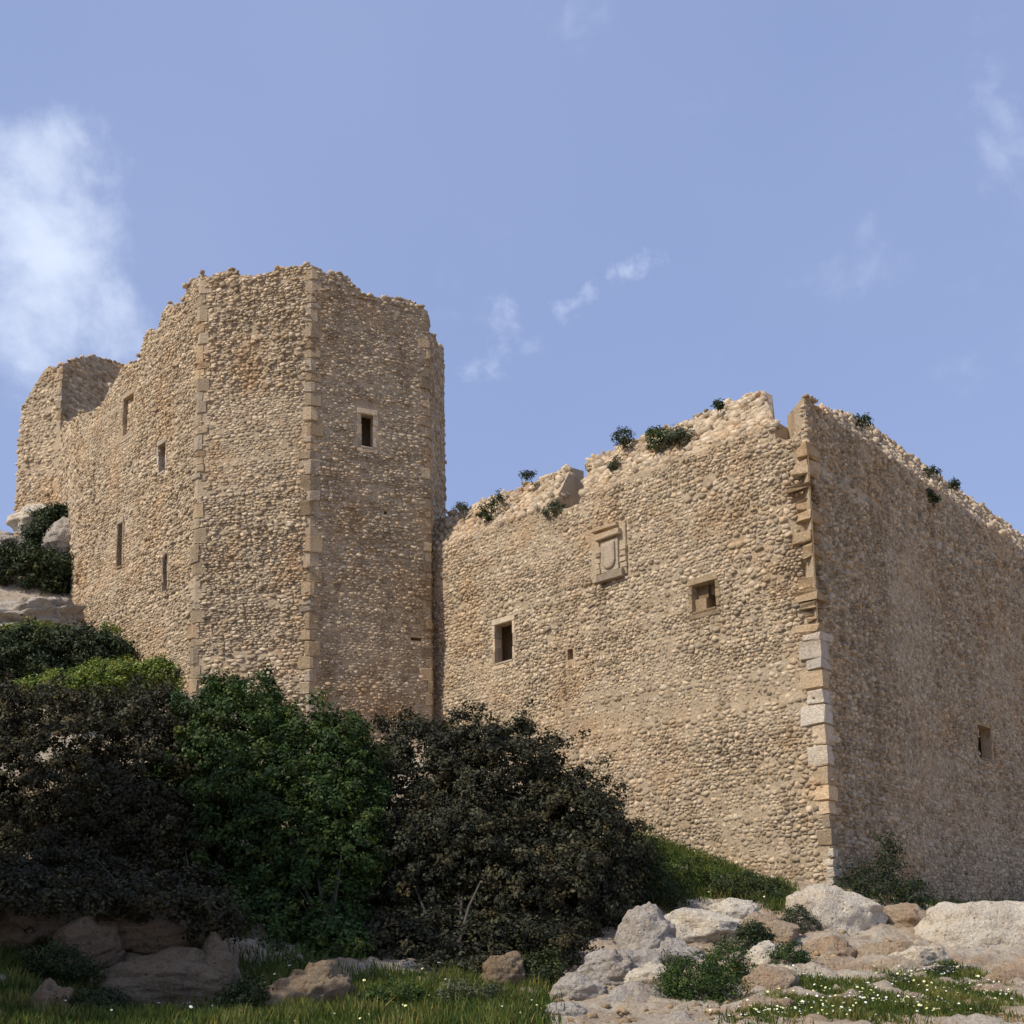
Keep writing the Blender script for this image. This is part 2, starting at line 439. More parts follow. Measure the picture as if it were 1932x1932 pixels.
# ------------------------------------------------------------------ masonry
def stones(face, s0, s1, z0, z1, cw, ch, inside, hfun=None, drop=.10, jx=.33, jz=.22, gap=.008, K=6, h=(.006, .034), seed=1, tone=None):
    """rubble stones as radial Voronoi cells on a face; returns list of (verts, faces, colour, area, centre)"""
    r = np.random.default_rng(seed)
    nc = int((s1 - s0) / cw) + 5; nr = int((z1 - z0) / ch) + 5
    # uneven course heights
    hs = ch * np.exp(r.normal(0, .30, nr)); hs *= (nr * ch) / hs.sum(); lev = np.cumsum(r.random(nr) < .13) * .022
    zc = z0 - 2 * ch + np.cumsum(hs) + lev
    S = (s0 - 2 * cw + np.arange(nc) * cw)[None, :] + (np.arange(nr) % 2)[:, None] * cw * .5 + r.uniform(-jx, jx, (nr, nc)) * cw
    Z = zc[:, None] + r.uniform(-jz, jz, (nr, nc)) * ch
    Z = Z + .25 * ch * np.sin(S * .5 + Z * .3 + seed)
    wt = r.uniform(-.2, .2, (nr, nc)) * cw * ch
    pat = np.array([[noise.noise(Vector((S[i, j] * .8 + seed, Z[i, j] * .9, seed))) for j in range(nc)] for i in range(nr)])
    dead = r.random((nr, nc)) < np.clip(drop + .45 * (hs / ch - 1)[:, None] + .45 * pat, .04, .55)
    asp = cw / ch; Zs = Z * asp                      # work in square metric
    NS = 24; th = np.arange(NS) * 2 * math.pi / NS
    off = r.uniform(0, 6.28, (nr, nc))
    dx = np.cos(th[None, None] + off[..., None]); dz = np.sin(th[None, None] + off[..., None])
    rad = np.full((nr, nc, NS), cw * 1.35)
    for a in range(-2, 3):
        for b in range(-2, 3):
            if a == 0 and b == 0: continue
            sj = np.full_like(S, 1e6); zj = np.full_like(Z, 1e6); wj = np.zeros_like(wt)
            ys = slice(max(0, -a), nr - max(0, a)); yt = slice(max(0, a), nr + min(0, a))
            xs = slice(max(0, -b), nc - max(0, b)); xt = slice(max(0, b), nc + min(0, b))
            sj[ys, xs] = np.where(dead[yt, xt], 1e6, S[yt, xt]); zj[ys, xs] = Zs[yt, xt]; wj[ys, xs] = wt[yt, xt]
            vx = sj - S; vz = zj - Zs; q2 = vx * vx + vz * vz
            num = np.maximum(q2 * .5 + (wt - wj) * asp * .8, q2 * .2)
            den = vx[..., None] * dx + vz[..., None] * dz
            rr = np.where(den > 1e-6, num[..., None] / np.maximum(den, 1e-6), 9)
            rad = np.minimum(rad, rr)
    out = []
    for i in range(1, nr - 1):
        for j in range(1, nc - 1):
            if dead[i, j]: continue
            s, z = S[i, j], Z[i, j]
            if not (s0 <= s <= s1) or r.random() < .045 or not inside(s, z): continue
            rr = rad[i, j]; pk = [a_ for a_ in range(NS) if rr[a_] >= rr[a_ - 1] and rr[a_] > rr[(a_ + 1) % NS]]
            pk = sorted(sorted(pk, key=lambda a_: -rr[a_])[:K])
            while len(pk) < K:
                gp = [((pk[(a_ + 1) % len(pk)] - pk[a_]) % NS or NS, a_) for a_ in range(len(pk))] if pk else [(NS, -1)]
                g_, a_ = max(gp); pk = sorted(pk + [((pk[a_] if pk else 0) + g_ // 2) % NS])
            px = (rr * dx[i, j])[pk]; pz = (rr * dz[i, j])[pk] / asp
            ln = np.hypot(px, pz); f = np.maximum(ln - gap * r.uniform(.6, 1.9), .3 * ln) / ln
            px, pz = px * f, pz * f
            hh = r.uniform(*h) * (1 if hfun is None else hfun(s, z))
            hh *= r.choice((.1, .6, 1.0, 1.9), p=(.27, .33, .28, .12))
            tx, tz = r.normal(0, .13, 2)
            w0 = face.w(s, z); m = r.uniform(.86, .98)
            base = face.P0 + face.U * float(s) + face.V * float(z)
            o = np.zeros((2 * K + 1, 3)); lift = tx * px + tz * pz
            o[:K, 0] = px; o[:K, 1] = pz; o[:K, 2] = w0 - .06
            o[K:2 * K, 0] = px * m; o[K:2 * K, 1] = pz * m; o[K:2 * K, 2] = w0 + np.maximum(hh + lift + r.normal(0, .006, K), -.004)
            o[2 * K] = (0, 0, w0 + max(hh * r.uniform(.85, 1.05), .001))
            co = np.array(base)[None] + o[:, 0:1] * np.array(face.U)[None] + o[:, 1:2] * np.array(face.V)[None] + o[:, 2:3] * np.array(face.N)[None]
            area = .5 * abs(np.sum(px * np.roll(pz, -1) - pz * np.roll(px, -1)))
            t = r.random(); g = r.random()
            if tone: t, g = tone(s, z, t, g)
            out.append((co, (t, g, r.random()), area, base, face))
    return out


KK = 6
def stone_topology(K=KK):
    f = []; sz = []
    for i in range(K):
        j = (i + 1) % K; f += [i, j, K + j, K + i]; sz.append(4)
    for i in range(K): f += [K + i, K + (i + 1) % K, 2 * K]; sz.append(3)
    return np.array(f), np.array(sz)


ST_L, ST_S = stone_topology()


def emit_stones(lst, thing, wall_of, mat, max_single=300):
    """largest-looking stones become parts of their own, the rest one joined part"""
    def seen(t):
        p = t[3]; d = p - EYE; c = max(0.05, -d.normalized().dot(t[4].N)); u = d.y
        pr = ROT.inverted() @ d; uu = W / 2 + F * pr.x / -pr.z; vv = V0 - F * pr.y / -pr.z
        vis = 1 if (0 < uu < W and 0 < vv < W and p.z > ground(p.x, p.y) + .1) else .05
        return t[2] * c / d.length_squared * vis
    lst = sorted(lst, key=seen, reverse=True)
    for t in lst[:max_single]:
        flip = ST_L
        me = mesh_np('stone', t[0], ST_L, ST_S, np.tile(np.array(t[1]), (len(t[0]), 1)))
        link('stone', me, mat, wall_of(t[4]))
    rest = lst[max_single:]
    if rest:
        co = np.concatenate([t[0] for t in rest]); n = len(rest); nv = 2 * KK + 1
        lp = (ST_L[None] + (np.arange(n) * nv)[:, None]).ravel(); sz = np.tile(ST_S, n)
        cl = np.repeat(np.array([t[1] for t in rest]), nv, axis=0)
        o = link('rubble_facing', mesh_np('rubble_facing', co, lp, sz, cl), mat, thing); o['kind'] = 'stuff'
    print(thing.name, 'stones', len(lst))


def interp(pts):
    pts = sorted(pts); xs = [p[0] for p in pts]; zs = [p[1] for p in pts]
    return lambda s: float(np.interp(s, xs, zs))


def core(name, face, s0, s1, zb, crest, thick, openings, mat, parent, ds=.16, dz=.22, m0=0, extra=()):
    """solid wall: bulging front grid with openings, flat back, top strip, ends and reveals"""
    sb = set(np.round(np.arange(s0, s1, ds), 4)) | {round(s1, 4)}
    ztop = max(crest(s) for s in sb) + .01
    zbk = set(np.round(np.arange(zb, ztop + dz, dz), 4))
    ks = {round(x, 4) for o in openings for x in o[:2]} | {round(x, 4) for x in extra}; kz = {round(x, 4) for o in openings for x in o[2:4]}
    sb = {y for y in sb if all(abs(y - x) > .03 for x in ks)} | ks
    zbk = {y for y in zbk if all(abs(y - x) > .04 for x in kz)} | kz
    sb = sorted(sb); zbk = sorted(zbk)
    bm = bmesh.new(); vg = {}
    def V(i, j):
        cz = crest(sb[i]); z = min(zbk[j], cz)
        key = (i, j if zbk[j] < cz else -1)
        if key not in vg: vg[key] = bm.verts.new(face.pt(sb[i] + (max(0, 1 - sb[i] / .7) * -face.ero(0, z) if face.ero else 0), z, face.w(sb[i], z) - (face.rec(sb[i], z) if face.rec else 0)))
        return vg[key]
    for i in range(len(sb) - 1):
        for j in range(len(zbk) - 1):
            sm, zm = (sb[i] + sb[i + 1]) / 2, (zbk[j] + zbk[j + 1]) / 2
            if any(o[0] < sm < o[1] and o[2] < zm < o[3] for o in openings): continue
            q_ = []
            for v in (V(i, j), V(i + 1, j), V(i + 1, j + 1), V(i, j + 1)):
                if v not in q_: q_.append(v)
            if len(q_) >= 3:
                try: bm.faces.new(q_)
                except ValueError: pass
    # reveals
    for (a, b, c, d, dep) in openings:
        ii = [sb.index(round(a, 4)), sb.index(round(b, 4))]; jj = [zbk.index(round(c, 4)), zbk.index(round(d, 4))]
        cur = [V(ii[0], jj[0]), V(ii[1], jj[0]), V(ii[1], jj[1]), V(ii[0], jj[1])]
        steps = [(min(dep, .3), 0)] + ([(.34, .7), (dep, .7)] if dep > 1 else [])
        for dd, ex in steps:
            nxt = [bm.verts.new(face.pt(x, z, -dd)) for x, z in ((a - ex, c - ex * .4), (b + ex, c - ex * .4), (b + ex, d + ex * .6), (a - ex, d + ex * .6))]
            for q_ in range(4): bm.faces.new((cur[q_], cur[(q_ + 1) % 4], nxt[(q_ + 1) % 4], nxt[q_]))
            cur = nxt
        bm.faces.new(cur)
    # top, back, ends
    n = len(sb); J = len(zbk) - 1
    bk = [max(s, m0 * (.9 + .1 * (s - s0) / m0)) if m0 else s for s in sb]
    tb = [bm.verts.new(face.pt(t_, crest(s) - .05, -thick)) for s, t_ in zip(sb, bk)]; bb = [bm.verts.new(face.pt(t_, zb, -thick)) for t_ in bk]
    top = [V(i, J) for i in range(n)]; bot = [V(i, 0) for i in range(n)]
    for i in range(n - 1):
        bm.faces.new((top[i], top[i + 1], tb[i + 1], tb[i])); bm.faces.new((tb[i], tb[i + 1], bb[i + 1], bb[i]))
    for i in (0, n - 1):
        bm.faces.new((bot[i], top[i], tb[i], bb[i]))
    bmesh.ops.recalc_face_normals(bm, faces=bm.faces)
    me = bpy.data.meshes.new(name); bm.to_mesh(me); bm.free()
    a = me.attributes.new('Col', 'FLOAT_COLOR', 'POINT'); a.data.foreach_set('color', np.tile(np.array([.5, .5, .5, 1.0], dtype=np.float32), len(me.vertices)))
    return link(name, me, mat, parent)


def loose_rock(c, rx, ry, rz, seed, sub=1, rough=.25):
    bm = bmesh.new(); bmesh.ops.create_icosphere(bm, subdivisions=sub, radius=1)
    co = np.array([v.co for v in bm.verts]); fs = np.array([[v.index for v in f.verts] for f in bm.faces]); bm.free()
    r = np.random.default_rng(seed)
    for _ in range(9):
        n = r.normal(size=3); n /= np.linalg.norm(n); d = r.uniform(.42, .75); k_ = np.maximum(0, co @ n - d); co = co - k_[:, None] * n
    co = co * (1 + r.normal(0, rough * .25, (len(co), 1)))
    rot = r.uniform(0, 6.28); ca, sa = math.cos(rot), math.sin(rot)
    co = co * np.array([rx, ry, rz]); co = np.stack([co[:, 0] * ca - co[:, 1] * sa, co[:, 0] * sa + co[:, 1] * ca, co[:, 2]], 1)
    return co + np.array(c), fs


def joined_rocks(name, rocks, mat, parent, kind='stuff'):
    co = []; lp = []; cl = []; n = 0
    for c, f in rocks:
        co.append(c); lp.append(f + n); n += len(c); cl.append(np.tile(np.random.default_rng(n).random(3), (len(c), 1)))
    me = mesh_np(name, np.concatenate(co), np.concatenate(lp).ravel(), np.full(sum(len(x) for x in lp), 3), np.concatenate(cl))
    o = link(name, me, mat, parent); o['kind'] = kind
    return o


def crest_rocks(face, s0, s1, crest, thick, seed, size=(.08, .2), step=.11):
    r = np.random.default_rng(seed); out = []; s = s0
    while s < s1:
        a = r.uniform(*size); dpt = r.uniform(0, thick * .9) if r.random() < .6 else r.uniform(-.02, .15)
        p = face.pt(s, crest(s) + r.uniform(-.04, .06), -dpt)
        out.append(loose_rock(p, a, a * r.uniform(.7, 1.1), a * r.uniform(.45, .8), int(r.integers(1e6)))); s += r.uniform(.5, 1.5) * step
    return out


def quoin(name, K, d1, n1, d2, n2, a, b, z, h, prot, mat, parent, rnd, jit=.018):
    """dressed corner block wrapping the corner K between two faces"""
    # outer corner: intersection of the two faces moved out by prot
    M2 = np.array([[n1.x, n1.y], [n2.x, n2.y]]); x, y = np.linalg.solve(M2, np.array([prot, prot])); o = K + Vector((x, y, 0))
    ko = [o, o + d1 * a, o + d1 * a - n1 * .22, o - (n1 + n2).normalized() * .30, o + d2 * b - n2 * .22, o + d2 * b]
    g = .012; bm = bmesh.new(); rings = []
    mid = sum(ko, Vector()) / 6
    for zz, sc in ((z + g, .96), (z + g + .03, 1), (z + h - g - .03, 1), (z + h - g, .96)):
        rings.append([bm.verts.new((mid + (p - mid) * sc) + Vector((rnd.uniform(-jit, jit), rnd.uniform(-jit, jit), zz + rnd.uniform(-jit, jit) * .8))) for p in ko])
    for i in range(3):
        for j in range(6):
            bm.faces.new((rings[i][j], rings[i][(j + 1) % 6], rings[i + 1][(j + 1) % 6], rings[i + 1][j]))
    bm.faces.new(rings[0]); bm.faces.new(rings[3]); bmesh.ops.recalc_face_normals(bm, faces=bm.faces)
    me = bpy.data.meshes.new(name); bm.to_mesh(me); bm.free()
    at_ = me.attributes.new('Col', 'FLOAT_COLOR', 'POINT'); c = [rnd.random(), rnd.random(), rnd.random(), 1]
    at_.data.foreach_set('color', np.tile(np.array(c, dtype=np.float32), len(me.vertices)))
    return link(name, me, mat, parent)


def slab(name, face, s0, s1, z0, z1, d0, d1, mat, parent, col3=(.5, .5, .5), rnd=random, taper=0):
    """bevelled block on a face from depth d0 to d1 along the normal"""
    bm = bmesh.new(); g = min(.015, (s1 - s0) * .15, (z1 - z0) * .15); rings = []
    for d, e in ((d0, 0), (d1 - g, 0), (d1, g)):
        rings.append([bm.verts.new(face.pt(a + rnd.uniform(-.014, .014), z + rnd.uniform(-.014, .014), d)) for a, z in
                      ((s0 + e, z0 + e), (s1 - e, z0 + e), (s1 - e, z1 - e), (s0 + e, z1 - e))])
    for i in range(2):
        for j in range(4): bm.faces.new((rings[i][j], rings[i][(j + 1) % 4], rings[i + 1][(j + 1) % 4], rings[i + 1][j]))
    bm.faces.new(rings[0]); bm.faces.new(rings[2]); bmesh.ops.recalc_face_normals(bm, faces=bm.faces)
    me = bpy.data.meshes.new(name); bm.to_mesh(me); bm.free()
    at_ = me.attributes.new('Col', 'FLOAT_COLOR', 'POINT'); at_.data.foreach_set('color', np.tile(np.array([*col3, 1], dtype=np.float32), len(me.vertices)))
    return link(name, me, mat, parent)


def rect(face, u0, v0, u1, v1):
    um, vm = (u0 + u1) / 2, (v0 + v1) / 2
    a = face.pix(u0, vm)[0]; b = face.pix(u1, vm)[0]; c = face.pix(um, v1)[1]; d = face.pix(um, v0)[1]
    return (min(a, b), max(a, b), c, d)


def near(o, s, z, m=.02): return o[0] - m < s < o[1] + m and o[2] - m < z < o[3] + m


def crest_px(face, pts):
    return interp([face.pix(u, v) for u, v in pts])


# ---- tower
def raked(deep, k_, base):
    def f(a, z):
        n = noise.noise(Vector((a * .9 + k_, z * 1.1, k_))) + .5 * noise.noise(Vector((a * 2.3, z * 2.6, k_ + 4)))
        return deep * max(.12, min(1, .45 + 1.3 * n)) * min(1, base(a, z)) * max(0, min(1, a / .25))
    return f


hsm = lambda k, sc=.25: (lambda s, z: max(.25, min(1.3, .95 + 1.6 * noise.noise(Vector((s * sc + k, z * sc, k))))))
tower = empty('castle_tower', (C_.x, C_.y, ground(C_.x, C_.y)), 'tall polygonal rubble stone tower with ragged top above the bushes', 'tower')
cr_AB = crest_px(F_AB, [(371, 525), (355, 531), (346, 563), (334, 592), (329, 577), (317, 573), (306, 592), (299, 618), (294, 632), (285, 619), (273, 628), (264, 662), (260, 683),
                        (226, 689), (221, 716), (207, 730), (188, 770), (160, 783), (147, 790)])
cr_BC = crest_px(F_BC, [(371, 525), (405, 521), (417, 511), (442, 509), (458, 520), (489, 520), (527, 507), (552, 503), (584, 499)])
cr_CD = crest_px(F_CD, [(582, 499), (599, 504), (617, 517), (642, 518), (656, 520), (670, 543), (692, 557), (717, 564), (755, 560), (777, 568), (800, 585)])
cr_DE = crest_px(F_DE, [(800, 590), (811, 634), (817, 630), (830, 652), (838, 656)])
op_CD = [(*rect(F_CD, 682, 782, 704, 843), 3.0)]
w_ni = rect(F_CD, 672, 762, 714, 845)
op_AB = [(*rect(F_AB, 233, 748, 252, 818), .22), (*rect(F_AB, 299, 839, 312, 890), 3.0), (*rect(F_AB, 221.5, 989, 230.5, 1068), 3.0), (*rect(F_AB, 307.5, 1048, 315.5, 1115), 3.0)]
holes_CD = [(*rect(F_CD, 725, 964, 731, 970), .4), (*rect(F_CD, 775, 1203, 795, 1209), .3)]
F_AB.rec = raked(.026, 1, hsm(1)); F_BC.rec = raked(.028, 2, hsm(2)); F_CD.rec = raked(.022, 3, hsm(3))
walls = {}
for f, cr, ops in ((F_AB, cr_AB, op_AB), (F_BC, cr_BC, []), (F_CD, cr_CD, op_CD + holes_CD), (F_DE, cr_DE, [])):
    walls[id(f)] = core('wall', f, 0, f.L, min(ground(*f.pt(0, 0)[:2]), ground(*f.pt(f.L, 0)[:2])) - 1.5, cr, 1.1 if f is not F_DE else .8, ops, M_MORTAR, tower)
# rear walls closing the tower
G_ = E_ + Vector((-2.2, 4.6, 0)); H_ = A_ + Vector((3.2, 4.4, 0))
for P, Q, z in ((E_, G_, cr_DE(F_DE.L) - .3), (G_, H_, cr_DE(F_DE.L) - 3), (H_, A_, cr_AB(F_AB.L))):
    f = Face(P, Q); f.N = -f.N if f.N.dot((C_ + A_) / 2 - P) > 0 else f.N
    walls[id(f)] = core('wall', f, 0, f.L, 6, lambda s, z=z: z + .25 * noise.noise(Vector((s * .8, z, 1))), .8, [], M_MORTAR, tower, .4, .6)

SL = []
def ok(face, cr, ops, q0, q1):
    def f(s, z):
        if z > cr(s) - .04: return False
        p = face.pt(s, z)
        if z < ground(p.x, p.y) - .15: return False
        if s < q0(z) or s > face.L - q1(z): return False
        return not any(near(o, s, z, .07) for o in ops)
    return f


def qedge(seed, lo=.08, hi=.28):
    return lambda z: lo + (hi - lo) * (.5 + .5 * math.copysign(1, math.sin(z * 7.5 + seed)))


SL += stones(F_AB, 0, F_AB.L, 6.5, 27, .15, .078, ok(F_AB, cr_AB, op_AB, qedge(1), lambda z: .02), hsm(1), seed=11, jz=.24, drop=.16)
SL += stones(F_BC, 0, F_BC.L, 6.5, 27, .15, .078, ok(F_BC, cr_BC, [], qedge(1), qedge(2)), hsm(2), seed=12, jz=.24, drop=.16, h=(.008, .045))
SL += stones(F_CD, 0, F_CD.L, 6.5, 27, .14, .072, ok(F_CD, cr_CD, op_CD + holes_CD + [w_ni], qedge(2), qedge(3)), hsm(3), seed=13, jz=.24, drop=.16)
SL += stones(F_DE, 0, F_DE.L, 11, 25, .19, .11, ok(F_DE, cr_DE, [], qedge(3), lambda z: 0), hsm(4), seed=14)
emit_stones(SL, tower, lambda f: walls[id(f)], M_STONE)
rk = []
for f, cr, sd_ in ((F_AB, cr_AB, 1), (F_BC, cr_BC, 2), (F_CD, cr_CD, 3), (F_DE, cr_DE, 4)):
    rk += crest_rocks(f, 0, f.L, cr, 1.0, sd_)
joined_rocks('crest_rubble', rk, M_STONE, tower)

rq = random.Random(5)
def corner(K, fa, da, fb, db, z0, z1, hmin, hmax, mats, parent, long_=(.22, .40), short=(.10, .20), prot=.012, drop=.0):
    z = z0; k_ = 0
    while z < z1 - .1:
        h = min(rq.uniform(hmin, hmax), z1 - z)
        a, b = (rq.uniform(*long_), rq.uniform(*short)) if k_ % 2 else (rq.uniform(*short), rq.uniform(*long_))
        if rq.random() > drop: quoin('quoin', K, da, fa.N, db, fb.N, a, b, z, h, rq.uniform(-.010, prot) + (.028 if prot < .015 else .040), mats(z), parent, rq, jit=.024)
        z += h; k_ += 1
pick = lambda p: (lambda z: M_OCHRE if rq.random() < p else M_QUOIN)
corner(B_, F_AB, F_AB.U, F_BC, F_BC.U, 8.8, cr_BC(0) - .05, .2, .62, pick(.25), tower, drop=.18)
corner(C_, F_BC, -F_BC.U, F_CD, F_CD.U, 7.6, cr_BC(F_BC.L), .2, .6, pick(.3), tower, drop=.18)
corner(D_, F_CD, -F_CD.U, F_DE, F_DE.U, 7.6, cr_CD(F_CD.L) - .1, .2, .42, pick(.75), tower, drop=.18)

# window dressings
def frame(face, o, mat, parent, jw=.13, sill=True, lint=True, prot=.018, parts=3):
    jw *= .75
    s0, s1, z0, z1 = o[:4]; hgt = (z1 - z0) / parts
    w = slab('window', face, s0 - .005, s1 + .005, z0 - .07, z0 - .005, -.2, prot + .02, mat, parent, (rq.random(), rq.random(), 0), rq)
    for x0, x1 in ((s0 - jw, s0 - .004), (s1 + .004, s1 + jw)):
        for i in range(parts):
            e = rq.uniform(-.03, .05)
            slab('jamb_block', face, x0 - (e if x0 < s0 - .01 else 0), x1 + (e if x0 > s0 else 0), z0 + i * hgt + .006, z0 + (i + 1) * hgt - .006, -.25, prot + rq.uniform(-.012, .012), mat, w, (rq.random(), rq.random(), 0), rq)
    if lint: slab('lintel', face, s0 - jw * 1.1, s1 + jw * 1.1, z1 + .006, z1 + .19, -.25, prot + .01, mat, w, (rq.random(), rq.random(), 0), rq)
    if sill: slab('sill', face, s0 - jw * 1.2, s1 + jw * 1.2, z0 - .2, z0 - .075, -.2, prot + .01, mat, w, (rq.random(), rq.random(), 0), rq)
    return w


frame(F_CD, op_CD[0], M_STONE, tower, .16)
frame(F_AB, op_AB[1], M_PALE, tower, .13, sill=False)
frame(F_AB, op_AB[2], M_QUOIN, tower, .10, sill=False, parts=4)
frame(F_AB, op_AB[3], M_QUOIN, tower, .10, sill=False, parts=4)
s0, s1, z0, z1, _ = op_AB[0]      # the walled-up window
bw = frame(F_AB, op_AB[0], M_QUOIN, tower, .12); bw['label'] = 'narrow window walled up with rubble'
z = z0 + .02; i = 0
while z < z1 - .08:
    h = rq.uniform(.1, .17); x = s0 + .02
    while x < s1 - .05:
        wd = min(rq.uniform(.16, .3), s1 - x - .01); slab('infill_stone', F_AB, x, x + wd - .015, z, min(z + h, z1) - .015, -.21, -.13 + rq.uniform(-.02, .03), M_STONE, bw, (rq.random(), rq.random(), 0), rq); x += wd
    z += h

# ---- turret behind
turret = empty('ruined_turret', (A2.x, A2.y, ground(A2.x, A2.y)), 'broken turret with dark shaded inner face rising behind the tower', 'turret')
cr_T1 = crest_px(F_T1, [(106, 695), (95, 693), (85, 695), (72, 715), (60, 735), (48, 760), (41, 772), (38, 820), (27, 842), (20, 845)])
cr_T2 = crest_px(F_T2, [(106, 695), (118, 688), (135, 682), (150, 676), (178, 671), (200, 678), (222, 684), (240, 690)])
cr_AA = crest_px(F_AA, [(147, 790), (130, 796), (118, 805), (105, 828)])
wt = {}
for f, cr in ((F_T1, cr_T1), (F_T2, cr_T2), (F_AA, cr_AA)):
    wt[id(f)] = core('wall', f, 0, f.L, 12.5, cr, .9, [], M_MORTAR, turret, m0=0 if f is F_AA else .9)
TB = [Q_ + Vector((.9, 3.6, 0)), S_ + Vector((.3, 1.2, 0))]
for P, Q in ((Q_, TB[0]), (TB[0], TB[1]), (TB[1], S_)):
    f = Face(P, Q); f.N = -f.N if f.N.dot((Q_ + S_) / 2 - P) > 0 else f.N
    core('wall', f, 0, f.L, 12.5, lambda s: cr_T1(F_T1.L) - .3, .6, [], M_MORTAR, turret, .4, .6)
SL = stones(F_T1, 0, F_T1.L, 13, 29, .2, .115, ok(F_T1, cr_T1, [], qedge(5, .1, .3), lambda z: 0), hsm(6), seed=21)
SL += stones(F_T2, 0, F_T2.L, 17, 29, .24, .14, ok(F_T2, cr_T2, [], qedge(5, .1, .3), lambda z: 0), hsm(7), seed=22, h=(.04, .1))
SL += stones(F_AA, 0, F_AA.L, 13, 28, .2, .115, ok(F_AA, cr_AA, [], lambda z: 0, lambda z: 0), hsm(8), seed=23)
emit_stones(SL, turret, lambda f: wt[id(f)], M_STONE)
joined_rocks('crest_rubble', crest_rocks(F_T1, 0, F_T1.L, cr_T1, .8, 31) + crest_rocks(F_T2, 0, F_T2.L, cr_T2, .8, 32) + crest_rocks(F_AA, 0, F_AA.L, cr_AA, .8, 33), M_STONE, turret)
corner(A2, F_T1, F_T1.U, F_T2, F_T2.U, cr_AA(F_AA.L) + .3, cr_T1(0) - .1, .2, .34, pick(.5), turret)

# ---- bastion
bast = empty('castle_bastion', (KC.x, KC.y, ground(KC.x, KC.y)), 'angular rubble stone bastion with pale corner blocks and embrasures beside the tower', 'bastion')
ZE = F_BL.pix(1200, 905)[1]; ZE = 15.15; ZB = F_BL.pix(1300, 1310)[1]; ZU0 = F_BL.pix(1545, 1190)[1]; ZU1 = F_BL.pix(1530, 835)[1]; print(ZB, ZU0, ZU1)
print('ZE', ZE, [round(F_BL.pix(u, v)[1], 2) for u, v in ((830, 1010), (1100, 950), (1330, 832), (1450, 800), (1528, 735), (1490, 822))], [round(F_BR.pix(u, v)[1], 2) for u, v in ((1545, 740), (1600, 800), (1932, 1070), (1932, 1020))])
g1 = (F_BL.pix(1097, 940)[0], F_BL.pix(1042, 955)[0]); g2 = (F_BL.pix(1513, 800)[0], F_BL.pix(1462, 790)[0])
zfl = F_BL.pix(1490, 824)[1]; zap = F_BL.pix(1528, 737)[1]
def cr_BL(s):
    n = .10 * noise.noise(Vector((s * 1.7, 0, 4))) + .05 * noise.noise(Vector((s * 5, 0, 4)))
    if s < g2[0] - .03: return zap - .05 + n * .4 - max(0, s - .35) * 1.1
    if s < g2[1] + .03: return zfl + .08 * math.sin(s * 9)
    return ZE + n - (.25 if g1[0] < s < g1[1] else 0)
ZR = F_BR.pix(1760, 945)[1]
ZRr = 15.45
def cr_BR(s):
    return max(ZRr + .05, zap - .05 - .12 * s) + .07 * noise.noise(Vector((s * 1.5, 2, 4)))
ero = lambda s, z: -.42 * math.exp(-(s / .55) ** 2) * max(0, min(1, (z - ZU0) / .8)) * max(0, min(1, (ZU1 - z) / .8)) * (.7 + .9 * noise.noise(Vector((3, 3, z * 1.5))))
F_BL.ero = ero; F_BR.ero = ero
F_BL.ledges = ((F_BL.pix(1200, 1368)[1], .035), (F_BL.pix(1250, 1165)[1], .02), (F_BL.pix(1100, 1100)[1], -.015)); F_BR.ledges = ((F_BR.pix(1700, 1130)[1], .02), (F_BR.pix(1700, 1220)[1], .015))
op_BL = [(*rect(F_BL, 934, 1176, 967, 1248), 3.2), (*rect(F_BL, 1306, 1100, 1350, 1150), 3.0), (*rect(F_BL, 1069, 1224, 1079, 1244), .5)]
op_BR = [(*rect(F_BR, 1844, 1372, 1869, 1430), 3.0)]
arms = rect(F_BL, 1118, 992, 1182, 1092)
def band(s, z):       # the smooth plastered band and the rougher courses below and right of it
    b = math.exp(-((z - ZB + .03 * s) / .85) ** 2)
    up = max(0, min(1, (z - 12.2) / 1.2)) * max(0, min(1, (s - 2.5) / 2))
    return max(.05, min(1.5, (1.0 + 1.6 * noise.noise(Vector((s * .3, z * .3, 9)))) * (1 - .92 * b) * (1 - .45 * up)))
zb = 2.2
F_BL.rec = raked(.028, 8, band); F_BR.rec = raked(.022, 10, hsm(10))
wb = {id(F_BL): core('wall', F_BL, 0, F_BL.L, zb, cr_BL, .9, op_BL, M_MORTAR, bast, m0=.85, extra=(g2[0] - .1, g2[0] - .04, g2[0] - .02, g2[1] + .02, g2[1] + .04, g1[0], g1[0] + .03, g1[1], g1[1] - .03)),
      id(F_BR): core('wall', F_BR, 0, F_BR.L, zb - .5, cr_BR, .9, op_BR, M_MORTAR, bast, m0=.85)}
f = Face(KR, KR + Vector((-8, 10, 0))); wb[id(f)] = core('wall', f, 0, f.L, zb, lambda s: ZRr, 1, [], M_MORTAR, bast, .5, .8)

ecut = lambda z: .02 if z > ZU1 else (.12 if z < ZU0 else .3) + .18 * (.5 + .5 * math.copysign(1, math.sin(z * 6.3)))
SL = stones(F_BL, 0, F_BL.L, zb, 17, .122, .084, ok(F_BL, cr_BL, op_BL + [arms], ecut, lambda z: 0), band, seed=41, jz=.26, drop=.26, h=(.002, .026), gap=.008)
SL += stones(F_BR, 0, 17, zb, 17, .118, .082, ok(F_BR, cr_BR, op_BR, ecut, lambda z: 0), hsm(10), seed=42, jz=.26, drop=.26, h=(.008, .05), gap=.008)

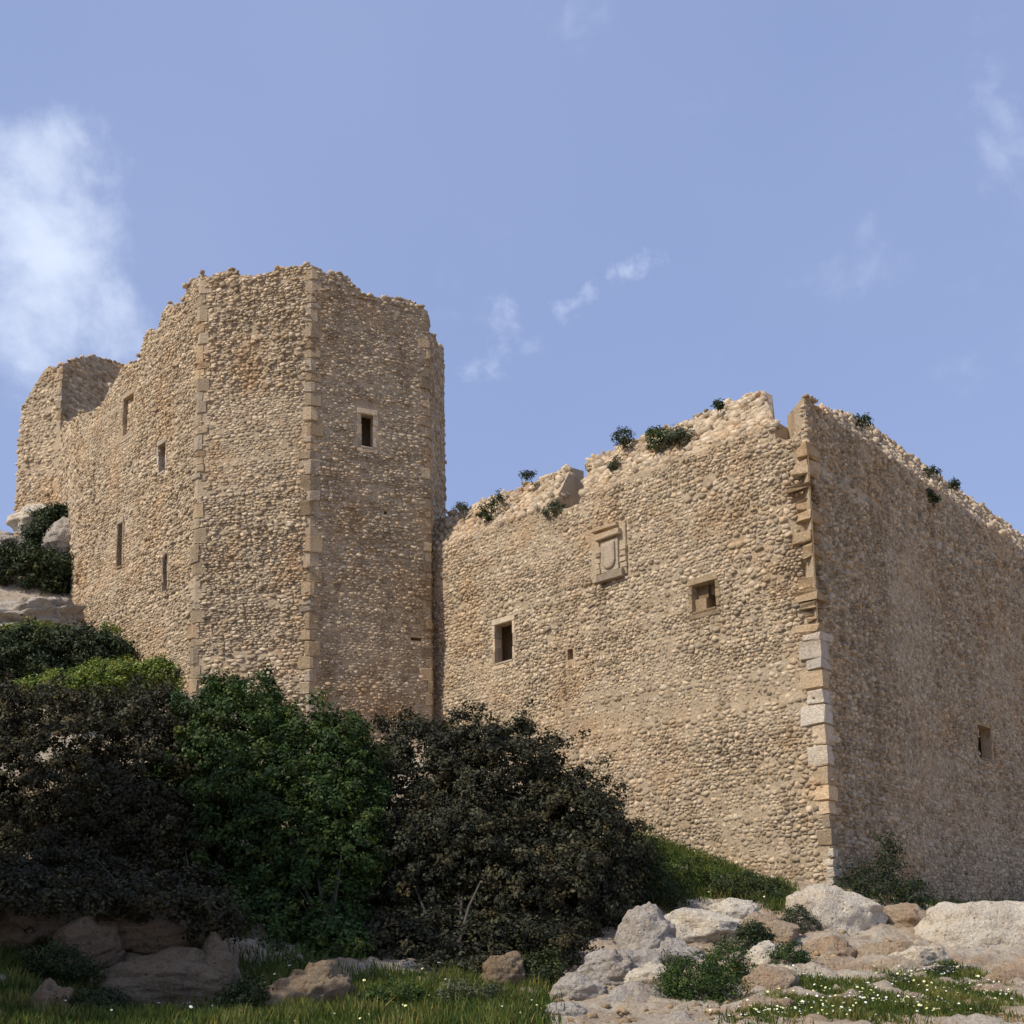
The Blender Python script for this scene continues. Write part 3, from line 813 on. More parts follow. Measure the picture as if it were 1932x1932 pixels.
# parapet merlons: sloping rubble tops set back from the wall face
rk = []
def merlon(face, s0, s1, z0, set_, rise, sd_, cw=.21, ch=.15, lab=None, b0=None, b1=None):
    b0 = s0 if b0 is None else b0; b1 = s1 if b1 is None else b1   # ends at the back of the slope
    edge = lambda t: (s0 + (b0 - s0) * t, s1 + (b1 - s1) * t)
    sl = Slope(face, 0, z0, set_, rise)
    bm = bmesh.new(); n = max(3, int((s1 - s0) / .2)); rows = 6; gr = []
    for i in range(n + 1):
        rw = []
        for j in range(rows + 1):
            t = sl.len * j / rows; e0, e1 = edge(j / rows); s = e0 + (e1 - e0) * i / n
            rw.append(bm.verts.new(sl.pt(s, t, sl.w(s, t) * 1.4 - .03)))
        tp = sl.pt(s, sl.len, sl.w(s, sl.len))
        rw.append(bm.verts.new(tp - face.N * .5 + Vector((0, 0, .06 * noise.noise(Vector((s * 2, 1, 1)))))))
        rw.append(bm.verts.new(Vector((tp.x, tp.y, z0 - .3)) - face.N * .5)); q0 = face.pt(s0 + (s1 - s0) * i / n, z0 - .3, -.04); rw.append(bm.verts.new(q0))
        gr.append(rw)
    m_ = len(gr[0])
    for i in range(n):
        for j in range(m_): bm.faces.new((gr[i][j], gr[i + 1][j], gr[i + 1][(j + 1) % m_], gr[i][(j + 1) % m_]))
    bm.faces.new(gr[0]); bm.faces.new(gr[-1]); bmesh.ops.recalc_face_normals(bm, faces=bm.faces)
    me = bpy.data.meshes.new('merlon'); bm.to_mesh(me); bm.free()
    at_ = me.attributes.new('Col', 'FLOAT_COLOR', 'POINT'); at_.data.foreach_set('color', np.tile(np.array([.6, .6, .5, 1], dtype=np.float32), len(me.vertices)))
    o = link('merlon', me, M_MORTAR, bast); wb[id(sl)] = o
    if lab: o['label'] = lab
    st = stones(sl, s0, max(s1, b1), 0, sl.len, cw, ch, lambda s, z: 0 < z < sl.len + .03 and edge(z / sl.len)[0] + .05 < s < edge(z / sl.len)[1] - .03, None, seed=sd_, jz=.4, drop=.2, h=(.02, .10), gap=.012, tone=lambda s, z, t, g: (.35 + .8 * t, .4 + .6 * g))
    r = np.random.default_rng(sd_)
    for _ in range(int((s1 - s0) * 9)):
        t = sl.len * r.random() ** .6; e0, e1 = edge(t / sl.len); s = r.uniform(e0 + .08, e1); a = r.uniform(.05, .15)
        rk.append(loose_rock(sl.pt(s, t, .03), a * 1.3, a, a * .7, int(r.integers(1e6))))
    # rubble on the visible end of the merlon
    ck = Face.__new__(Face); ck.P0 = face.pt(s0, z0, 0); ck.U = (-face.N * set_ + face.U * (b0 - s0)).normalized(); ck.V = Vector((0, 0, 1)); ck.N = (-face.U * set_ - face.N * (b0 - s0)).normalized(); ck.L = 9; ck.seed = 3; ck.ero = None; wb[id(ck)] = o
    cl_ = math.hypot(set_, b0 - s0)
    st += stones(ck, 0, cl_ + .3, 0, rise + .1, .2, .15, lambda s, z: z < min(rise, rise * s / cl_) - .08, None, seed=sd_ + 1, h=(.03, .07))
    return st
def skyz(face, u, v, back):
    f = Face(face.P0 - face.N * back, face.P0 - face.N * back + face.U); return f.pix(u, v)[1]
print('sky', [round(skyz(F_BL, u, v, 1.2), 2) for u, v in ((880, 945), (1000, 905), (1080, 878), (1130, 845), (1300, 785), (1450, 735))], [round(skyz(F_BR, u, v, .9), 2) for u, v in ((1600, 770), (1700, 845), (1800, 915), (1920, 1005))])
def backs(face, u, v, back):
    f = Face(face.P0 - face.N * back, face.P0 - face.N * back + face.U); return f.pix(u, v)[0]
RL = skyz(F_BL, 1060, 884, 1.25) - ZE; RM = skyz(F_BL, 1300, 785, 1.2) - ZE; RR = skyz(F_BR, 1750, 880, 1.2) - ZRr
SL += merlon(F_BL, g1[1], F_BL.L, ZE, 1.25, RL - .08, 51, lab='sloping merlon next to the tower', b0=backs(F_BL, 1080, 880, 1.25))
SL += merlon(F_BL, g2[1], g1[0], ZE, 1.2, RM - .08, 53, lab='long sloping merlon between the two embrasures', b0=backs(F_BL, 1450, 760, 1.5), b1=backs(F_BL, 1112, 870, 1.2))
SL += merlon(F_BR, .1, F_BR.L, ZRr, 1.2, RR - .1, 55, .22, .15, lab='low sloping coping along the shaded wall', b0=backs(F_BR, 1592, 772, 1.7))
r = np.random.default_rng(77)
for _ in range(22):      # broken top and left edge of the corner
    sx = r.uniform(.0, g2[0] - .1); p = F_BL.pt(sx, cr_BL(sx) - .03, -r.uniform(0, .5)); a = r.uniform(.05, .12); rk.append(loose_rock(p, a * 1.3, a, a * .7, int(r.integers(1e6))))
for _ in range(46):
    dd = r.uniform(0, .85); p = F_BL.pt(g2[0] - .03 + .24 * dd / .9, r.uniform(zfl - .1, zap - .32), -dd); a = r.uniform(.05, .10); rk.append(loose_rock(p, a * 1.2, a, a * .7, int(r.integers(1e6))))
emit_stones(SL, bast, lambda f: wb[id(f)], M_STONE)
joined_rocks('crest_rubble', rk + crest_rocks(F_BL, g2[0], g2[1], cr_BL, .8, 62, (.06, .13)), M_STONE, bast)

# corner blocks of the bastion: pale dressed ones low down, thin weathered ochre layers above
gz0 = ground(KC.x, KC.y)
corner(KC, F_BL, F_BL.U, F_BR, F_BR.U, gz0 - .2, gz0 + .95, .16, .3, lambda z: M_PALE, bast, (.2, .34), (.12, .2), .05)
corner(KC, F_BL, F_BL.U, F_BR, F_BR.U, gz0 + 1.0, gz0 + 1.75, .3, .45, lambda z: M_QUOIN, bast, (.6, 1.0), (.25, .4), .0)
corner(KC, F_BL, F_BL.U, F_BR, F_BR.U, gz0 + 1.75, ZU0, .26, .52, lambda z: M_PALE if rq.random() < .62 else M_STONE, bast, (.5, .85), (.32, .52), .03, drop=.06)
z = ZU0
while z < ZU1 - .1:           # eroded upper corner: thin layers, each stepped back by a different amount
    h = rq.uniform(.16, .46); e_ = max(0, -ero(0, z + h / 2)); inn = max(0, e_ * rq.uniform(.1, 1.0) - .04)
    Kp = KC - (F_BL.N + F_BR.N).normalized() * inn * 1.3
    if rq.random() > .12: quoin('quoin', Kp, F_BL.U, F_BL.N, F_BR.U, F_BR.N, rq.uniform(.25, .85), rq.uniform(.2, .6), z, h * rq.uniform(.75, .98), rq.uniform(-.02, .05), M_OCHRE if rq.random() < .75 else M_QUOIN, bast, rq, jit=.06)
    z += h

# openings of the bastion
frame(F_BL, op_BL[0], M_STONE, bast, .15, lint=True, sill=True)
s0, s1, z0, z1, dp = op_BL[1]
w = frame(F_BL, op_BL[1], M_OCHRE, bast, .13, lint=True); w['label'] = 'squat gun loop with weathered ochre reveals'
fin = Face.__new__(Face); fin.__dict__.update(F_BL.__dict__)
wd = s1 - s0; hg = z1 - z0
slab('inner_block', F_BL, s0 + wd * .5, s1 + .02, z0 - .02, z0 + hg * .5, -.9, -.10, M_OCHRE, w, (.5, .2, 0), rq)
slab('inner_block', F_BL, s0 + wd * .5, s1 + .02, z0 + hg * .52, z1 + .02, -.9, -.22, M_OCHRE, w, (.2, .5, 0), rq)
slab('inner_block', F_BL, s0 - .02, s0 + wd * .48, z0 + hg * .62, z1 + .02, -.9, -.3, M_OCHRE, w, (.3, .3, 0), rq)
frame(F_BR, op_BR[0], M_STONE, bast, .12, lint=False)

# heraldic panel
a0, a1, z0, z1 = arms; cx = (a0 + a1) / 2; um = a1 - a0; vm = z1 - z0
hp = slab('heraldic_panel', F_BL, a0, a1, z0, z1, -.1, .035, M_MORTAR, bast, (.55, .5, 0), rq); hp['label'] = 'worn coat of arms panel between stone ledges'
P = lambda u, v: F_BL.pix(u, v)
sA = rect(F_BL, 1137, 1020, 1170, 1080)
slab('carved_slab', F_BL, *sA, .0, .10, M_QUOIN, hp, (.95, .9, 0), rq)
# shield outline in relief
bm = bmesh.new(); sw = (sA[1] - sA[0]) * .36; sh = (sA[3] - sA[2]); sc = (sA[0] + sA[1]) / 2; pts = []
for i in range(13):
    an = math.pi + math.pi * i / 12; pts.append((sc + sw * math.cos(an), sA[2] + sh * .36 + sh * .26 * math.sin(an)))
pts += [(sc + sw, sA[3] - sh * .10), (sc - sw, sA[3] - sh * .10)]
cen = (sc, sA[2] + sh * .5)
r0 = [bm.verts.new(F_BL.pt(x, z, .09)) for x, z in pts]; r1 = [bm.verts.new(F_BL.pt(x, z, .155)) for x, z in pts]
r2 = [bm.verts.new(F_BL.pt(cen[0] + (x - cen[0]) * .8, cen[1] + (z - cen[1]) * .88, .175)) for x, z in pts]
for A_r, B_r in ((r0, r1), (r1, r2)):
    for i in range(len(pts)): bm.faces.new((A_r[i], A_r[(i + 1) % len(pts)], B_r[(i + 1) % len(pts)], B_r[i]))
bm.faces.new(r2); bmesh.ops.recalc_face_normals(bm, faces=bm.faces)
me = bpy.data.meshes.new('shield'); bm.to_mesh(me); bm.free()
at_ = me.attributes.new('Col', 'FLOAT_COLOR', 'POINT'); at_.data.foreach_set('color', np.tile(np.array([1, .9, 0, 1], dtype=np.float32), len(me.vertices)))
link('shield', me, M_QUOIN, hp)
slab('ledge', F_BL, sA[0] - .18, sA[1] + .14, sA[2] - .24, sA[2] - .02, 0, .16, M_QUOIN, hp, (.2, .8, 0), rq)
slab('hood', F_BL, sA[0] - .12, sA[1] + .12, sA[3] + .06, sA[3] + .24, 0, .20, M_STONE, hp, (.5, .3, 0), rq)
slab('hood', F_BL, sA[0] - .02, sA[1] + .26, sA[3] + .34, sA[3] + .46, 0, .16, M_STONE, hp, (.4, .5, 0), rq)
for i in range(4):
    zz = sA[2] + .02 + i * .17
    for x0, x1 in ((sA[0] - .28, sA[0] - .03), (sA[1] + .03, sA[1] + .2)):
        slab('side_block', F_BL, x0 + rq.uniform(0, .06), x1, zz, zz + .14, 0, .05 + rq.uniform(0, .05), M_STONE, hp, (rq.random(), rq.random(), 0), rq)

# ------------------------------------------------------------------ boulders
def rock(name, label, u0, v0, u1, v1, Y, mat, seed, sub=5, deep=.8, group=None, cuts=7, amp=.16, cat='boulder', sink=0, flat=None):
    c = at((u0 + u1) / 2, (v0 + v1) / 2, Y); k_ = (c - EYE).length / F
    rx = (u1 - u0) / 2 * k_ * 1.06; rz = (v1 - v0) / 2 * k_; ry = deep * (rx + rz) / 2
    rz2 = rz + sink / 2; c.z -= sink / 2
    bm = bmesh.new(); bmesh.ops.create_icosphere(bm, subdivisions=sub, radius=1)
    r = np.random.default_rng(seed); co = np.array([v.co for v in bm.verts])
    fs = np.array([[v.index for v in f.verts] for f in bm.faces]); bm.free()
    for _ in range(cuts):
        n = r.normal(size=3); n /= np.linalg.norm(n); d = r.uniform(.60, .86); q_ = np.maximum(0, co @ n - d); co = co - q_[:, None] * n * .95
    for _ in range(22):
        n = r.normal(size=3); n /= np.linalg.norm(n); d = (co @ n).max() * r.uniform(.86, .97); q_ = np.maximum(0, co @ n - d); co = co - q_[:, None] * n
    o = float(seed) * 3.7
    def dsp(p):
        x, y, z = p[0] + o, p[1], p[2]
        d = amp * noise.fractal(Vector((x * 1.4, y * 1.4, z * 1.4)), 1.0, 2.1, 5)
        d += amp * .9 * (.35 - abs(noise.noise(Vector((x * 2.3, y * 2.3, z * 3.4)))) * 1.3)
        d += amp * .35 * (.3 - abs(noise.noise(Vector((x * 6, y * 6, z * 8)))))
        n1 = noise.noise(Vector((x * 5.2, y * 5.2 + 4, z * 5.2)))
        d -= amp * .8 * max(0, n1 - .28)                       # solution pits
        st_ = abs((z * 2.3 + .5 * noise.noise(Vector((x * 1.1, y * 1.1, 2)))) % 1 - .5)
        d -= amp * .55 * max(0, 1 - st_ / .06)                  # bedding cracks
        return d
    disp = np.array([dsp(p) for p in co])
    co = co * (1 + disp[:, None]); lo_, hi_ = co.min(0), co.max(0)
    co = (co - (lo_ + hi_) / 2) / ((hi_ - lo_) / 2) * np.array([rx, ry, rz2]) + np.array(c)
    me = mesh_np(name, co, fs.ravel(), np.full(len(fs), 3), smooth=False)
    ob = link(name, me, mat); tag(ob, label, cat, group); return ob


G = 'limestone rocks on the slope'
rock('boulder', 'big pale pitted boulder lying right below the bastion corner', 1479, 1668, 1668, 1788, 27.2, M_ROCK_W, 3, 5, .75, G, 8, .13, sink=.25)
rock('boulder', 'brown rounded boulder wedged right of the big pale boulder', 1662, 1705, 1748, 1795, 27.6, M_ROCK_O, 5, 5, .8, G)
rock('rock_slab', 'broad whitish rock slab sloping at the right edge under the shaded wall', 1735, 1704, 2010, 1850, 26.5, M_ROCK_W, 8, 5, .7, G, 6, .14, 'rock', .4)
rock('boulder', 'tan rock at the bottom right corner below the white slab', 1860, 1800, 2020, 1925, 22, M_ROCK_O, 9, 5, .7, G, sink=.4)
rock('boulder', 'grey pitted rock at the foot of the big dark bush', 1165, 1702, 1275, 1860, 24.5, M_ROCK_G, 12, 5, .7, G, 6, .15, sink=.3)
rock('boulder', 'pale overhanging rock beside the grey pitted rock', 1240, 1712, 1402, 1800, 25.8, M_ROCK_W, 14, 5, .7, G, 6, .15)
rock('boulder', 'cream rock hump under the grassy bank left of the big boulder', 1340, 1694, 1440, 1765, 27, M_ROCK_W, 16, 5, .8, G)
rock('boulder', 'orange layered rock below the grassy bank in front of the cream hump', 1395, 1722, 1505, 1800, 25.7, M_ROCK_O, 18, 5, .8, G)
rock('rock_ledge', 'ochre rock ledge directly under the big pale boulder', 1490, 1766, 1640, 1845, 24.8, M_ROCK_O, 21, 5, .8, G, 6, .2, 'rock', .3)
rock('rock_ledge', 'reddish brown ledge under the brown rounded boulder', 1600, 1775, 1765, 1852, 24.5, M_ROCK_O, 22, 5, .7, G, 6, .2, 'rock', .3)
rock('rock_ledge', 'low tan ledge above the flowery grass', 1540, 1818, 1700, 1872, 23.3, M_ROCK_O, 23, 5, .7, G, 6, .2, 'rock', .2)
rock('boulder', 'pinkish rock on the bare bank between two green shrubs', 1390, 1820, 1505, 1915, 21.5, M_ROCK_O, 26, 5, .8, G, sink=.3)
rock('boulder', 'brown rock below the grey pitted rock', 1150, 1790, 1250, 1870, 23.6, M_ROCK_G, 28, 5, .8, G, sink=.2)
rock('boulder', 'pinkish grey rock at the bottom left of the round green shrub', 1030, 1835, 1150, 1915, 21.5, M_ROCK_G, 31, 5, .8, G, sink=.2)
rock('boulder', 'rough grey rock at the bottom between grass and green shrub', 1130, 1850, 1265, 1935, 21, M_ROCK_G, 33, 5, .8, G, sink=.3)
rock('boulder', 'flat pale rock cut by the bottom edge under the pinkish grey rock', 1015, 1890, 1120, 1950, 19.5, M_ROCK_G, 34, 5, .8, G)
rock('boulder', 'small rounded grey rock at the bottom edge left of the green shrub', 1245, 1908, 1312, 1960, 18.8, M_ROCK_G, 35, 5, .8, G)
rock('boulder', 'cracked grey rock between the grey pitted rock and the overhanging rock', 1215, 1760, 1330, 1850, 24.2, M_ROCK_G, 61, 5, .8, G, 8, .2, sink=.2)
rock('boulder', 'pale rock on the slope left of the green shrub', 1180, 1815, 1290, 1880, 22.4, M_ROCK_W, 62, 5, .8, G, 8, .2, sink=.2)
rock('boulder', 'tan rock right of the green shrub above the bottom edge', 1375, 1880, 1500, 1950, 20.0, M_ROCK_O, 63, 5, .8, G, 8, .2, sink=.2)
rock('boulder', 'weathered rock left of the small cushion shrub', 1400, 1775, 1475, 1840, 23.9, M_ROCK_W, 64, 5, .8, G, 8, .2, sink=.2)
rock('boulder', 'low pale rock in the slope below the brown rounded boulder', 1660, 1785, 1790, 1835, 24.0, M_ROCK_W, 65, 5, .8, G, 8, .2, sink=.2)
rock('boulder', 'pale rock at the foot of the big dark bush left of the grey pitted rock', 1090, 1790, 1190, 1860, 23.2, M_ROCK_G, 66, 5, .8, G, 8, .2, sink=.2)
rock('stone_lump', 'small pale stone under the overhanging rock', 1340, 1790, 1372, 1815, 25.2, M_ROCK_W, 36, 4, .9, G, cat='stone')
rock('stone_lump', 'small white stone next to the shaded hollow under the overhanging rock', 1300, 1800, 1322, 1822, 25.0, M_ROCK_W, 37, 4, .9, G, cat='stone')
rock('outcrop', 'grey rock outcrop on the left hillside under the dark scrub', -60, 1132, 150, 1225, 41.5, M_ROCK_G, 41, 5, .8, G, 9, .34, 'rock')
rock('outcrop', 'flat topped rock against the tower wall under the arching scrub', 76, 978, 156, 1060, 47.0, M_ROCK_G, 42, 5, .8, G, 8, .12, 'rock')
rock('outcrop', 'pale rock crest at the left edge below the turret', -60, 1000, 60, 1075, 47, M_ROCK_G, 43, 5, .8, G, 7, .2, 'rock')
rock('outcrop', 'pale rock bank leaning on the turret foot', 25, 950, 110, 1030, 48, M_ROCK_W, 44, 5, .8, G, 7, .2, 'rock')
rock('bank_rock', 'brown rock face in shade at the left edge under the bush', -80, 1690, 130, 1800, 23.0, M_ROCK_D, 51, 5, .7, G, 6, .2, 'rock')
rock('bank_rock', 'dark brown cracked rock bank under the brown bush', 130, 1680, 430, 1820, 22.9, M_ROCK_D, 52, 5, .6, G, 6, .2, 'rock')
rock('bank_rock', 'grey shaded rock block below the cracked bank', 190, 1790, 415, 1935, 21.7, M_ROCK_D, 53, 5, .6, G, 7, .16, 'rock')
rock('bank_rock', 'brown rock wedge between the cracked bank and the green bush', 370, 1760, 450, 1900, 21.8, M_ROCK_D, 57, 5, .7, G, 6, .2, 'rock')
rock('bank_rock', 'reddish rock between the left edge rock and the cracked bank', 90, 1730, 230, 1850, 22.3, M_ROCK_D, 58, 5, .7, G, 6, .2, 'rock')
rock('bank_rock', 'grey rock in the grass at the bottom left', 50, 1850, 130, 1960, 19.0, M_ROCK_D, 54, 5, .7, G, 6, .2, 'rock')
rock('bank_rock', 'pale brown rock at the bottom between two grassy patches', 505, 1815, 665, 1970, 20.2, M_ROCK_D, 55, 5, .7, G, 6, .22, 'rock')
rock('bank_rock', 'reddish earth lump below the big dark bush', 900, 1795, 1000, 1900, 22.5, M_ROCK_D, 56, 5, .7, G, 6, .2, 'rock')

# ------------------------------------------------------------------ plants
def leaves_mesh(name, pos, nrm, size, colr, aspect=.5, r=rng):
    n = len(pos)
    t = r.normal(size=(n, 3)); t -= (t * nrm).sum(1)[:, None] * nrm; t /= np.linalg.norm(t, axis=1)[:, None]
    b = np.cross(nrm, t); sz = size[:, None]
    co = np.stack([pos - t * sz * .5, pos + b * sz * aspect * .5 + nrm * sz * .08, pos + t * sz * .5, pos - b * sz * aspect * .5 + nrm * sz * .08], 1).reshape(-1, 3)
    return mesh_np(name, co, np.arange(4 * n), np.full(n, 4), np.repeat(colr, 4, axis=0))


def stem_mesh(name, paths):
    """paths: list of [(Vector, radius), ...]; five sided tapered tubes"""
    co = []; lp = []; n = 0; K = 5
    for pth in paths:
        for p, rd in pth:
            for k_ in range(K):
                a = k_ * 2 * math.pi / K; co.append((p.x + rd * math.cos(a), p.y + rd * math.sin(a), p.z + .2 * rd * math.sin(a)))
        for i in range(len(pth) - 1):
            for k_ in range(K):
                a, b = n + i * K + k_, n + i * K + (k_ + 1) % K; lp.append((a, b, b + K, a + K))
        n += len(pth) * K
    return mesh_np(name, np.array(co), np.array(lp).ravel(), np.full(len(lp), 4))


def shrub(name, label, blobs, mat, clumps, per, leaf, seed, root=None, group='shrubs on the slope', cr=.2, cat='bush', stems=9, lump=.36, tone=(0, 1), keep=1.0, up=.35):
    """blobs: (u, v, ru, rv, Y, depth_ratio) in picture measure -> ellipsoids; foliage = many leaf faces in clumps over their shells"""
    r = np.random.default_rng(seed); el = []
    for (u, v, ru, rv, Y, dr) in blobs:
        c = at(u, v, Y); k_ = (c - EYE).length / F; el.append((np.array(c), np.array([ru * k_, dr * (ru + rv) / 2 * k_, rv * k_])))
    if root is None:
        i = int(np.argmin([e_[0][2] - e_[1][2] for e_ in el])); root = Vector((el[i][0][0], el[i][0][1], 0)); root.z = ground(root.x, root.y)
    t = empty(name, root, label, cat, group)
    ar = np.array([(e_[1][0] * e_[1][2] + e_[1][0] * e_[1][1] + e_[1][1] * e_[1][2]) for e_ in el]); ar /= ar.sum()
    P = []; Nn = []; tries = 0
    while len(P) < clumps and tries < clumps * 6:
        tries += 1
        c, rr = el[r.choice(len(el), p=ar)]
        d = r.normal(size=3); d /= np.linalg.norm(d)
        if d[2] < -.55 and r.random() < .6: continue
        b = 1 + lump * noise.noise(Vector(d * 2.1 + seed)) + lump * .7 * noise.noise(Vector(d * 4.7 + seed))
        if noise.noise(Vector(d * 3.3 + seed * 1.7)) < -.22 and r.random() < .85: b *= .80
        depth = r.choice([1.0, .93, .84, .70], p=[.42, .26, .18, .14])
        p = c + d * rr * b * depth * (1 + (abs(r.normal(0, .07)) if depth > .99 else 0))
        if any((((p - c2) / r2) ** 2).sum() < .55 for c2, r2 in el if c2 is not c): continue
        nn = d / rr; nn /= np.linalg.norm(nn); P.append(p); Nn.append(nn)
    P = np.array(P); Nn = np.array(Nn); n = len(P)
    crs = cr * r.uniform(.6, 1.35, n); ct = tone[0] + (tone[1] - tone[0]) * np.clip(r.normal(.45, .25, n), 0, 1)
    pp = np.repeat(P, per, axis=0); nn = np.repeat(Nn, per, axis=0); m_ = len(pp)
    off = r.normal(size=(m_, 3)); off /= np.linalg.norm(off, axis=1)[:, None]; off *= (r.random((m_, 1)) ** .45) * np.repeat(crs, per)[:, None]
    off[:, 2] *= .8
    pos = pp + off + nn * .02
    ln = .6 * off / (np.linalg.norm(off, axis=1)[:, None] + 1e-6) + .5 * nn + r.normal(0, .5, (m_, 3)) + np.array([0, 0, up]); ln /= np.linalg.norm(ln, axis=1)[:, None]
    colr = np.stack([np.clip(np.repeat(ct, per) + r.normal(0, .12, m_), 0, 1), r.random(m_), np.clip(np.repeat(r.random(n), per) + r.normal(0, .1, m_), 0, 1)], 1)
    link('foliage', leaves_mesh('foliage', pos, ln, leaf * r.uniform(.6, 1.4, m_), colr, .55, r), mat, t)
    paths = []
    for i in range(stems):
        q_ = Vector(P[r.integers(n)]); q_ = root.lerp(q_, .5); b0 = root + Vector((r.normal(0, .12), r.normal(0, .12), -.15)); mid = b0.lerp(q_, .5) + Vector((r.normal(0, .12), r.normal(0, .12), .1))
        sc = max(.25, min(1, (q_ - b0).length / 2.5)); paths.append([(b0, .05 * sc), (b0.lerp(mid, .5) + Vector((r.normal(0, .04), 0, 0)), .04 * sc), (mid, .03 * sc), (mid.lerp(q_, .6), .018 * sc), (q_, .006 * sc)])
    link('stems', stem_mesh('stems', paths), M_BARK, t)
    return t


shrub('evergreen_bush', 'large dark grey olive bush in front of the tower and bastion joint',
      [(800, 1490, 175, 130, 29, .9), (930, 1520, 160, 155, 28.5, .9), (1060, 1600, 130, 130, 27.5, .9), (1010, 1700, 170, 140, 26.3, .8), (830, 1680, 170, 170, 26.5, .8), (760, 1810, 140, 80, 24.5, .8), (1130, 1630, 70, 120, 27, .8), (960, 1810, 140, 75, 24.6, .8), (850, 1850, 120, 50, 23.6, .8)],
      M_LEAF_D, 3900, 48, .088, 101, cr=.21, stems=9)
shrub('evergreen_bush', 'vivid green dense bush in the middle between two dark bushes',
      [(450, 1420, 120, 120, 27.5, .9), (560, 1500, 140, 130, 27, .9), (640, 1470, 85, 100, 26.6, .8), (500, 1600, 140, 150, 26, .8), (620, 1620, 110, 140, 25.6, .8), (560, 1755, 130, 95, 24.8, .8), (470, 1780, 90, 70, 23.9, .8), (620, 1800, 90, 60, 23.8, .8), (420, 1350, 60, 55, 28, .8)],
      M_LEAF_G, 2900, 48, .088, 102, cr=.2, stems=18)
shrub('evergreen_bush', 'brownish dark bush on the left below the flowering herbs',
      [(150, 1430, 210, 120, 28.5, .8), (290, 1430, 90, 130, 28.2, .8), (60, 1530, 180, 140, 27.4, .8), (240, 1570, 170, 130, 27, .8), (90, 1650, 190, 80, 26, .7), (-60, 1480, 150, 160, 28, .8), (330, 1640, 90, 90, 26, .7), (60, 1695, 170, 60, 24.6, .7), (300, 1700, 130, 60, 24.4, .7), (20, 1700, 140, 42, 22.5, .7), (290, 1700, 120, 38, 22.3, .7), (400, 1730, 50, 50, 22.0, .7)],
      M_LEAF_B, 4300, 46, .086, 103, cr=.2, stems=18)
shrub('added_shade_tree', 'unseen tree shape added outside the left edge to shade the bank', [(-470, 1150, 270, 420, 19, 1.1), (-520, 800, 250, 300, 20, 1.1), (-420, 1500, 210, 260, 18.5, 1.1)],
      M_LEAF_D, 1300, 34, .22, 118, cr=.45, stems=10, cat='light blocker')  # added out of view only to cast shade on the lower left bank
shrub('hillside_scrub', 'dark green scrub on the left hillside above the grey outcrop',
      [(50, 1095, 95, 58, 46.8, .6), (105, 1105, 45, 50, 46.8, .6), (10, 1085, 90, 45, 46.3, .7), (72, 1030, 22, 45, 47.2, .8)],
      M_LEAF_H, 1000, 40, .12, 104, cr=.32)
shrub('hillside_scrub', 'small dark arching scrub on the rock against the tower wall', [(112, 972, 36, 12, 47.4, .8), (84, 995, 13, 26, 47.2, .8)], M_LEAF_H, 220, 40, .11, 105, cr=.25)
shrub('hillside_scrub', 'dark low scrub under the tower above the flowering herbs',
      [(80, 1240, 130, 45, 36.5, .8), (170, 1240, 70, 42, 36.3, .8), (20, 1265, 110, 45, 36, .8)], M_LEAF_H, 1000, 40, .105, 106, cr=.27)
shrub('spring_herbs', 'sunlit yellow green herbs along the grey outcrop foot', [(30, 1205, 110, 18, 38, .8)], M_LEAF_Y, 300, 36, .09, 107, cr=.2, cat='herbs', stems=4)
shrub('spring_herbs', 'bright green flowering herbs between the scrub and the brown bush', [(200, 1290, 90, 36, 33.5, .8), (290, 1280, 50, 32, 33.8, .8), (120, 1310, 80, 30, 33, .8)], M_LEAF_Y, 650, 36, .085, 108, cr=.2, cat='herbs', stems=6)
shrub('spring_herbs', 'thin yellow green herbs at the tower foot above the scrub end', [(222, 1225, 22, 20, 38.6, .8), (205, 1190, 14, 14, 40, .8)], M_LEAF_Y, 60, 30, .065, 109, cr=.16, cat='herbs', stems=3)
shrub('wall_shrub', 'dark straggly shrub growing against the shaded wall behind the boulders',
      [(1668, 1690, 70, 40, 29.3, .7), (1672, 1620, 20, 45, 30.6, .7), (1725, 1690, 32, 25, 29.6, .7), (1625, 1660, 35, 28, 29.6, .7)], M_LEAF_H, 230, 30, .062, 110, cr=.2, tone=(0, .6), stems=12)
shrub('low_shrub', 'grey green round shrub at the right foot of the big dark bush', [(1235, 1690, 48, 42, 28, .8), (1215, 1640, 35, 60, 28.8, .8)], M_LEAF_H, 300, 36, .055, 111, cr=.16, tone=(.4, 1))
shrub('low_shrub', 'bright green low shrub on the bank beside the big dark bush', [(1290, 1655, 70, 40, 29.8, .7), (1225, 1610, 30, 36, 30.5, .7)], M_LEAF_G, 260, 34, .055, 112, cr=.16, tone=(.4, 1))
shrub('low_shrub', 'olive herbs under the bastion wall left of the boulder', [(1400, 1675, 75, 24, 29.2, .7), (1460, 1705, 45, 24, 28.5, .7)], M_LEAF_H, 260, 34, .05, 113, cr=.15, tone=(.5, 1))
shrub('low_shrub', 'grey green tuft tucked at the left foot of the big pale boulder', [(1505, 1740, 34, 26, 26.6, .8)], M_LEAF_S, 90, 34, .045, 114, cr=.12, tone=(0, .5))
shrub('cushion_shrub', 'small round dark green cushion shrub left of the flowery grass', [(1490, 1820, 32, 36, 23.6, .9)], M_LEAF_G, 130, 38, .042, 115, cr=.12, tone=(0, .6))
shrub('low_shrub', 'green shrub at the bottom right of the rough grey rock', [(1320, 1880, 68, 62, 21, .8), (1370, 1840, 40, 50, 22, .8), (1290, 1850, 40, 40, 21.5, .8)], M_LEAF_G, 420, 40, .045, 116, cr=.14, tone=(.1, .9))
